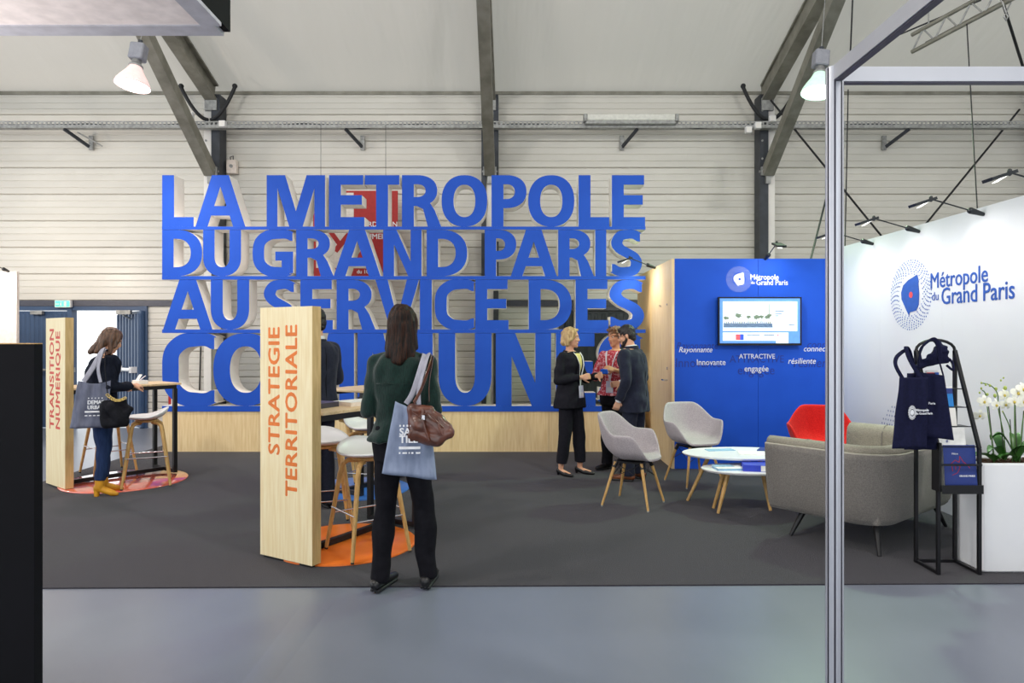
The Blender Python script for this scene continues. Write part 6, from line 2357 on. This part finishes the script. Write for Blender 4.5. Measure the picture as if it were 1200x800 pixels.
# -- woman in green, nearest
px0, pd0 = PX(471, 4.10), 4.10
green = make_person(dict(
    label='woman in a bottle green jacket and black trousers seen from behind', male=False, h=1.685, loc=(px0, pd0, CZ), rz=0.0,
    yaw=radians(4), pitch=radians(8), hx=0.0, lean=0.0, girth=1.0, shoulder=0.158,
    larm=dict(el=(-0.205, -0.02, 1.11), wr=(-0.12, 0.19, 1.10), curl=0.5, n=(0.5, 0, -1)),
    rarm=dict(el=(0.200, -0.02, 1.12), wr=(0.12, 0.19, 1.14), curl=0.5, n=(-0.5, 0, -1)),
    legs=[seg_leg(-0.135, -0.03, (0.35, 0.95), kx=-0.105, hipx=0.085), seg_leg(0.155, 0.03, (0.15, 1.0), kx=0.13, hipx=0.085)],
    bottom=dict(m='trouser_black', rk=0.068, rh=0.060, len=1.06, ex=-0.004, fold=0.014),
    top=dict(m='green_velvet', hem=0.93, flare=0.030, inf=0.018, sl=(0.056, 0.052, 0.044), cuff=0.9, fold=0.018, neck=1.475),
    shoes=dict(kind='flat', m='shoe_black'), hairm='hair_dark', face=True,
    hair=[('e', (0, -0.020, 0.040), (0.088, 0.104, 0.097)), ('e', (0, -0.050, -0.01), (0.086, 0.072, 0.10)),
          ('c', (-0.045, -0.055, 0.02), (-0.062, -0.062, -0.185), 0.042, 0.032), ('c', (0.045, -0.055, 0.02), (0.058, -0.060, -0.19), 0.042, 0.030),
          ('c', (0.0, -0.075, 0.02), (-0.012, -0.082, -0.235), 0.046, 0.034), ('c', (-0.025, -0.075, 0.0), (-0.038, -0.080, -0.235), 0.040, 0.022),
          ('c', (0.028, -0.075, 0.0), (0.030, -0.080, -0.215), 0.040, 0.026), ('c', (0.066, -0.015, 0.03), (0.082, -0.030, -0.14), 0.026, 0.022),
          ('c', (-0.066, -0.015, 0.03), (-0.085, -0.030, -0.15), 0.026, 0.022)],
    extras=[('yoke', 'green_velvet', 1.28), ('collar', 'green_velvet', 0.078, 1.462, 0.026, 0.008)],
))
# shoulder straps, tote and leather handbag
def at(px, py, D):
    return Vector((PX(px, D), D, PZ(py, D)))


def strap_between(parent, name, pts, r, m_, flat=(0.18, 1.0)):
    base = parent.location
    q = [Vector(p) - base for p in pts]
    return MB().tube(catmull([tuple(v) for v in q], 5), r, 8, flat=flat).build(name, m_, parent)


tb = cloth_bag('tote_bag', 'grey blue tote bag with white print on the back of the woman in green', 'bag', (PX(483, 3.86), 3.86, PZ(474, 3.86)), radians(3), 0.19, 0.405, 'tote_grey',
               [], folds=0.022, depth=0.08, seed=3, flare=0.62, strap='strap_grey', skew=-0.015, slant=-0.04, top_sag=0.02)
for s_ in ('SALO', 'TILE'):
    text(s_, 0.056, 'lettering', 'text_white', tb, (-0.066, -0.052, -0.165 if s_ == 'SALO' else -0.207), rot=(radians(86), 0, 0), bold=0.0014, ext=0.004)
MB().box(-0.068, 0.05, -0.056, -0.049, -0.243, -0.229).build('printed_bar', 'text_white', tb)
pm = MB()
for i, (a, b_) in enumerate(((-0.068, -0.060), (-0.048, -0.024), (-0.014, -0.008), (0.0, 0.012), (0.026, 0.05))):
    pm.box(a, b_, -0.058, -0.050, -0.268, -0.260)
for i in range(4):
    pm.box(-0.066 + i * 0.02, -0.058 + i * 0.02, -0.052, -0.045, -0.118, -0.108)
pm.build('small_print', 'text_white', tb)
strap_between(tb, 'strap', [at(491, 474, 3.87), at(491, 455, 3.88), at(499, 425, 3.93), at(503, 416, 4.02), at(502, 417, 4.13), at(500, 430, 4.22)], 0.020, 'strap_grey')
strap_between(tb, 'strap', [at(476, 473, 3.87), at(484, 460, 3.88), at(494, 430, 3.92), at(499, 416, 4.01), at(498, 417, 4.12), at(496, 430, 4.22)], 0.016, 'strap_grey')
hbag = thing('handbag', 'chestnut leather handbag hanging over the tote bag', 'handbag', (PX(504, 3.83), 3.83, PZ(508, 3.83)), radians(-8))
m = MB()
for (a, b_, r0, r1) in (((-0.10, 0, 0.13), (-0.09, 0, -0.01), 0.035, 0.04), ((-0.09, 0, 0.0), (0.04, 0, -0.025), 0.05, 0.05), ((0.03, 0, -0.02), (0.10, 0, 0.005), 0.05, 0.038),
                        ((-0.08, 0, 0.12), (0.0, 0, 0.13), 0.035, 0.028), ((-0.02, 0, 0.08), (0.06, 0, 0.02), 0.05, 0.05), ((-0.06, 0, 0.06), (0.02, 0, 0.03), 0.055, 0.055), ((0.0, 0, 0.125), (0.09, 0, 0.04), 0.026, 0.034)):
    m.cap(a, b_, r0, r1, 12)
ob = blob(m, 'bag_body', 'leather', hbag, 0.007, 3, 0.5, (0.010, 16, (1, 1, 1)))
MB().tube([(-0.09, -0.045, 0.125), (-0.045, -0.058, 0.10), (0.0, -0.050, 0.125), (0.05, -0.055, 0.08), (0.09, -0.045, 0.04)], 0.004, 6).build('zip', 'leather', hbag)
MB().box(-0.028, -0.012, -0.068, -0.055, 0.085, 0.11).build('buckle', 'chrome', hbag)
MB().tube([(-0.03, -0.04, 0.14), (-0.025, -0.062, 0.09), (-0.01, -0.066, 0.03), (0.01, -0.060, -0.03)], 0.007, 6).build('seam_strap', 'leather', hbag)
MB().tube([(0.055, -0.03, 0.10), (0.065, -0.058, 0.05), (0.085, -0.052, 0.0)], 0.006, 6).build('seam_strap', 'leather', hbag)
R_ = Matrix.Rotation(-hbag.rotation_euler.z, 4, 'Z')
def strap_rot(parent, name, pts, r, m_, flat=(0.18, 1.0)):
    Ri = Matrix.Rotation(-parent.rotation_euler.z, 4, 'Z')
    q = [Ri @ (Vector(p) - parent.location) for p in pts]
    return MB().tube(catmull([tuple(v) for v in q], 5), r, 8, flat=flat).build(name, m_, parent)


strap_rot(hbag, 'strap', [at(485, 472, 3.80), at(494, 455, 3.86), at(503, 430, 3.91), at(506, 418, 4.01), at(505, 418, 4.12), at(503, 432, 4.22)], 0.013, 'leather')
strap_rot(hbag, 'strap', [at(503, 470, 3.80), at(503, 450, 3.86), at(506, 430, 3.92), at(508, 419, 4.01), at(508, 420, 4.12)], 0.011, 'leather')

# -- woman with mustard boots, left table
make_person(dict(
    label='woman in jeans and mustard ankle boots leaning over the left high table', male=False, h=1.60, loc=(PX(118, 6.58), 6.58, CZ), rz=face_dir(0.70, 0.71),
    yaw=radians(-14), pitch=radians(26), hfwd=0.035, hdrop=0.01, lean=0.04, hunch=0.12, girth=1.10,
    larm=dict(el=(-0.32, -0.03, 1.14), wr=(-0.13, 0.20, 1.12), curl=0.4, n=(0.3, 0, -1)),
    rarm=dict(el=(0.25, 0.02, 1.14), wr=(0.13, 0.27, 1.14), curl=0.6, n=(-0.6, 0, -1)),
    legs=[seg_leg(-0.085, 0.05, (0.25, 0.9), heel=0.05), seg_leg(0.085, -0.03, (0.65, 0.75), heel=0.05)],
    bottom=dict(m='jeans', rk=0.072, rh=0.052, len=0.92, name='jeans', fold=0.012, ex=0.008),
    top=dict(m='navy_knit', hem=0.93, flare=0.015, inf=0.024, sl=(0.066, 0.056, 0.044), cuff=0.93, fold=0.016, name='jacket'),
    shoes=dict(kind='boot', m='mustard'), hairm='hair_brown',
    hair=[('e', (0, -0.022, 0.038), (0.092, 0.106, 0.098)), ('e', (0, -0.055, -0.01), (0.090, 0.074, 0.10)),
          ('c', (-0.05, -0.055, 0.0), (-0.072, -0.085, -0.165), 0.044, 0.030), ('c', (0.05, -0.055, 0.0), (0.075, -0.07, -0.16), 0.044, 0.028),
          ('c', (0.0, -0.075, 0.0), (-0.02, -0.115, -0.19), 0.048, 0.030), ('c', (-0.04, -0.075, 0.0), (-0.07, -0.13, -0.19), 0.040, 0.020),
          ('c', (0.068, 0.0, 0.03), (0.086, 0.035, -0.13), 0.028, 0.022), ('c', (-0.068, 0.0, 0.03), (-0.09, 0.01, -0.14), 0.028, 0.022), ('c', (0.05, 0.05, 0.075), (0.078, 0.05, -0.06), 0.022, 0.018)],
))
tb = cloth_bag('tote_bag', 'slate grey tote bag with white print carried by the woman in jeans', 'bag', (PX(108, 6.32), 6.36, PZ(446, 6.32)), radians(14), 0.27, 0.44, 'tote_grey2',
               [], folds=0.022, depth=0.07, seed=6, flare=0.20, strap='strap_grey', skew=-0.05, slant=0.0, top_sag=0.03)
for (s_, z_) in (('DEMAIN', -0.215), ('URBAIN', -0.262)):
    text(s_, 0.050, 'lettering', 'text_white', tb, (-0.045, -0.052, z_), rot=(radians(86), 0, 0), bold=0.001, ext=0.004, xs=0.86)
MB().box(-0.065, 0.10, -0.058, -0.051, -0.292, -0.278).build('printed_bar', 'text_white', tb)
pm = MB()
for i in range(5):
    pm.box(-0.065 + i * 0.034, -0.045 + i * 0.034, -0.060, -0.052, -0.325, -0.316)
    pm.box(-0.04 + i * 0.028, -0.032 + i * 0.028, -0.052, -0.044, -0.165, -0.156)
pm.build('small_print', 'text_white', tb)
strap_rot(tb, 'strap', [at(98, 447, 6.35), at(108, 432, 6.36), at(117, 416, 6.40), at(122, 409, 6.48), at(123, 411, 6.6)], 0.024, 'strap_grey')
strap_rot(tb, 'strap', [at(118, 448, 6.33), at(115, 432, 6.34), at(118, 416, 6.38), at(121, 408, 6.45), at(122, 410, 6.56)], 0.018, 'strap_grey')
hb2 = thing('handbag', 'soft black handbag with brass chain at the hip of the woman in jeans', 'handbag', (PX(134, 6.30), 6.34, PZ(484, 6.30)), radians(10))
m = MB()
for (a, b_, r0, r1) in (((-0.10, 0, 0.07), (-0.09, 0, -0.08), 0.05, 0.05), ((-0.09, 0, -0.09), (0.06, 0, -0.08), 0.055, 0.055), ((0.05, 0, -0.06), (0.10, 0, 0.02), 0.05, 0.035),
                        ((-0.08, 0, 0.08), (0.05, 0, 0.10), 0.045, 0.03), ((-0.03, 0, 0.05), (0.03, 0, -0.05), 0.07, 0.07), ((0.05, 0, 0.08), (0.11, 0, 0.03), 0.03, 0.03)):
    m.cap(a, b_, r0, r1, 12)
blob(m, 'bag_body', 'black_fabric', hb2, 0.008, 3, 0.5, (0.014, 14, (1, 1, 1)))
for i in range(11):
    u = i / 10
    p = Vector((-0.06 + 0.15 * u, -0.055, 0.17 - 0.03 * u - 0.035 * sin(pi * u)))
    q = [p + Vector((0.013 * cos(2 * pi * j / 10), 0.006 * (i % 2) * sin(2 * pi * j / 10), 0.010 * sin(2 * pi * j / 10))) for j in range(10)]
    MB().tube(q, 0.004, 6, closed=True).build('chain_link', 'gold', hb2)
strap_rot(hb2, 'strap', [at(127, 468, 6.28), at(125, 452, 6.3), at(123, 430, 6.34), at(124, 412, 6.42), at(126, 411, 6.55)], 0.010, 'black_fabric')

# -- man behind the birch board
make_person(dict(
    label='dark haired man in a navy suit half hidden behind the STRATEGIE board', male=True, h=1.76, loc=(PX(371, 6.0), 6.0, CZ), rz=face_dir(-0.80, 0.60),
    yaw=radians(5), pitch=radians(4), lean=0.02, hx=0.0,
    larm=dict(el=(-0.25, 0.03, 1.13), wr=(-0.05, 0.23, 1.16), curl=0.5, n=(0, -1, 0)),
    rarm=dict(el=(0.25, 0.03, 1.13), wr=(0.06, 0.26, 1.20), curl=0.5, n=(0, -1, 0)),
    legs=[seg_leg(-0.11, 0.02, (-0.2, 1)), seg_leg(0.11, -0.02, (0.25, 1))],
    bottom=dict(m='navy_suit', rk=0.078, rh=0.068, len=1.05),
    top=dict(m='navy_suit', hem=0.78, flare=0.015, inf=0.020, sl=(0.066, 0.058, 0.046), fold=0.014),
    shoes=dict(kind='flat', m='shoe_black'), hairm='hair_black', hairdisp=(0.005, 70, (1, 1, 1)),
    hair=[('e', (0, -0.016, 0.046), (0.081, 0.098, 0.086)), ('e', (0, -0.045, -0.002), (0.079, 0.064, 0.074)), ('c', (-0.04, 0.05, 0.085), (0.045, 0.05, 0.085), 0.024, 0.024), ('e', (0, -0.062, -0.045), (0.060, 0.040, 0.035))],
    extras=[('collar', 'shirt', 0.068, 1.492, 0.026, 0.0), ('collar', 'navy_suit', 0.084, 1.462, 0.028, 0.0), ('backseam', 'trouser_black', 0.80, 1.42, 0.0)],
))

# -- blonde woman
make_person(dict(
    label='blonde woman in a black trouser suit with white lanyard, facing right', male=False, h=1.62, loc=(PX(668, 7.58), 7.58, CZ), rz=face_dir(0.80, -0.60),
    yaw=radians(24), pitch=radians(4), lean=0.0, girth=1.08,
    larm=dict(el=(-0.24, 0.06, 1.13), wr=(-0.13, 0.30, 1.18), curl=0.4, n=(1, 0, 0)),
    rarm=dict(el=(0.245, -0.02, 1.13), wr=(0.07, 0.20, 1.17), curl=1.0, n=(-1, 0, 0)),
    legs=[seg_leg(-0.115, 0.07, (-0.1, 1), heel=0.03), seg_leg(0.12, -0.05, (0.15, 1), heel=0.03)],
    bottom=dict(m='black_suit', rk=0.078, rh=0.066, len=0.93),
    top=dict(m='black_suit', hem=0.80, flare=0.022, inf=0.018, sl=(0.062, 0.055, 0.044), cuff=0.9, fold=0.014),
    shoes=dict(kind='pump', m='shoe_black'), hairm='hair_blonde', brow='hair_brown', hairdisp=(0.018, 24, (1, 1, 0.6)),
    hair=[('e', (0, -0.022, 0.042), (0.090, 0.102, 0.092)), ('e', (0, -0.055, -0.015), (0.088, 0.068, 0.085)), ('c', (-0.07, -0.03, 0.02), (-0.078, -0.03, -0.085), 0.034, 0.030), ('c', (0.07, -0.03, 0.02), (0.078, -0.03, -0.085), 0.034, 0.030),
          ('c', (-0.05, -0.07, -0.06), (0.05, -0.07, -0.06), 0.040, 0.040), ('c', (-0.03, 0.055, 0.095), (0.06, 0.045, 0.075), 0.026, 0.024), ('c', (0.07, 0.03, 0.06), (0.082, 0.01, -0.02), 0.022, 0.02), ('c', (-0.07, 0.03, 0.06), (-0.082, 0.01, -0.02), 0.022, 0.02)],
    extras=[('collar', 'black_suit', 0.074, 1.458, 0.024, -0.010), ('vfront', 'yellow_top', 1.20, 1.45, 0.055), ('lapel', 'black_suit', 1.10, 1.44, 0.060), ('lanyard', 1.07, 0.0, 'lanyard'), ('collar', 'lanyard', 0.064, 1.472, 0.010, -0.004)],
))
# -- woman in the red blouse
red = make_person(dict(
    label='short haired woman in a red patterned blouse between the blonde woman and the bearded man', male=False, h=1.63, loc=(PX(722, 7.85), 7.85, CZ), rz=face_dir(-0.55, -0.83),
    yaw=radians(-18), pitch=radians(8), lean=0.02, girth=1.12,
    larm=dict(el=(-0.27, 0.05, 1.16), wr=(-0.10, 0.26, 1.24), curl=0.8, n=(1, 0, -0.3)),
    rarm=dict(el=(0.26, 0.06, 1.14), wr=(0.06, 0.30, 1.20), curl=0.5, n=(-1, 0, -0.3)),
    legs=[seg_leg(-0.11, 0.0, (-0.3, 1)), seg_leg(0.11, 0.02, (0.3, 1))],
    bottom=dict(m='trouser_black', rk=0.078, rh=0.068, len=1.05),
    top=dict(m='blouse', hem=0.92, flare=0.03, inf=0.018, sl=(0.060, 0.056, 0.050), cuff=0.35, fold=0.014, name='blouse'),
    shoes=dict(kind='flat', m='shoe_black'), skin='skin_tan', hairm='hair_short', hairdisp=(0.010, 44, (1, 1, 1)),
    hair=[('e', (0, -0.018, 0.048), (0.085, 0.099, 0.090)), ('e', (0, -0.045, -0.005), (0.084, 0.066, 0.075)), ('c', (-0.045, 0.05, 0.100), (0.05, 0.05, 0.092), 0.027, 0.025), ('c', (0.07, 0.02, 0.05), (0.078, 0.01, 0.0), 0.020, 0.015), ('c', (-0.07, 0.02, 0.05), (-0.078, 0.01, 0.0), 0.020, 0.015)],
    extras=[('lanyard', 1.10, 0.01, 'lanyard'), ('collar', 'lanyard', 0.064, 1.474, 0.009, -0.004)],
))
hp = at(708, 435, 7.52)
pb = thing('blue_pouch', 'small royal blue pouch held by the woman in the red blouse', 'pouch', hp, radians(20))
blob(MB().rbox(-0.045, 0.045, -0.012, 0.012, -0.03, 0.028, 0.010), 'pouch_body', 'blue', pb, 0.005, 2, 0.5, (0.008, 25, (1, 1, 1)))
# -- bearded man
make_person(dict(
    label='bearded man with glasses in a navy suit standing with his back to the camera side', male=True, h=1.66, loc=(PX(744, 7.26), 7.26, CZ), rz=face_dir(-0.84, 0.54),
    yaw=radians(18), pitch=radians(16), hfwd=0.03, hdrop=0.02, lean=0.05, hunch=0.10,
    larm=dict(el=(-0.265, -0.01, 1.13), wr=(-0.225, 0.10, 0.90), curl=0.7, n=(0.6, 0.4, 0), d=(0.1, 0.35, -1)),
    rarm=dict(el=(0.26, 0.0, 1.14), wr=(0.05, 0.20, 1.08), curl=0.5, n=(-1, 0, 0)),
    legs=[seg_leg(-0.10, 0.04, (-0.2, 1)), seg_leg(0.10, -0.02, (0.2, 1))],
    bottom=dict(m='navy_suit', rk=0.080, rh=0.070, len=1.05),
    top=dict(m='navy_suit', hem=0.77, flare=0.018, inf=0.020, sl=(0.068, 0.060, 0.048), fold=0.014),
    shoes=dict(kind='flat', m='shoe_brown'), hairm='hair_black', hairdisp=(0.006, 70, (1, 1, 1)),
    hair=[('e', (0, -0.016, 0.042), (0.079, 0.098, 0.088)), ('e', (0, -0.045, 0.000), (0.078, 0.062, 0.070)), ('e', (0, -0.060, -0.045), (0.058, 0.040, 0.035)), ('c', (-0.04, 0.055, 0.085), (0.045, 0.055, 0.085), 0.022, 0.022), ('c', (0.074, 0.0, 0.03), (0.072, 0.005, -0.02), 0.010, 0.008), ('c', (-0.074, 0.0, 0.03), (-0.072, 0.005, -0.02), 0.010, 0.008)],
    beard=[('c', (-0.060, 0.010, -0.045), (-0.040, 0.052, -0.088), 0.016, 0.020), ('c', (0.060, 0.010, -0.045), (0.040, 0.052, -0.088), 0.016, 0.020), ('e', (0, 0.066, -0.094), (0.036, 0.030, 0.026)), ('e', (0.046, 0.034, -0.068), (0.020, 0.034, 0.024)), ('e', (-0.046, 0.034, -0.068), (0.020, 0.034, 0.024)),
           ('c', (-0.022, 0.082, -0.048), (0.022, 0.082, -0.048), 0.008, 0.008), ('c', (-0.065, 0.0, -0.01), (-0.060, 0.012, -0.045), 0.009, 0.014), ('c', (0.065, 0.0, -0.01), (0.060, 0.012, -0.045), 0.009, 0.014)],
    extras=[('collar', 'shirt', 0.062, 1.490, 0.020, -0.008), ('collar', 'navy_suit', 0.080, 1.470, 0.030, -0.010), ('glasses',), ('backseam', 'trouser_black', 0.80, 1.42, 0.0), ('cuffs', 'shirt')],
))
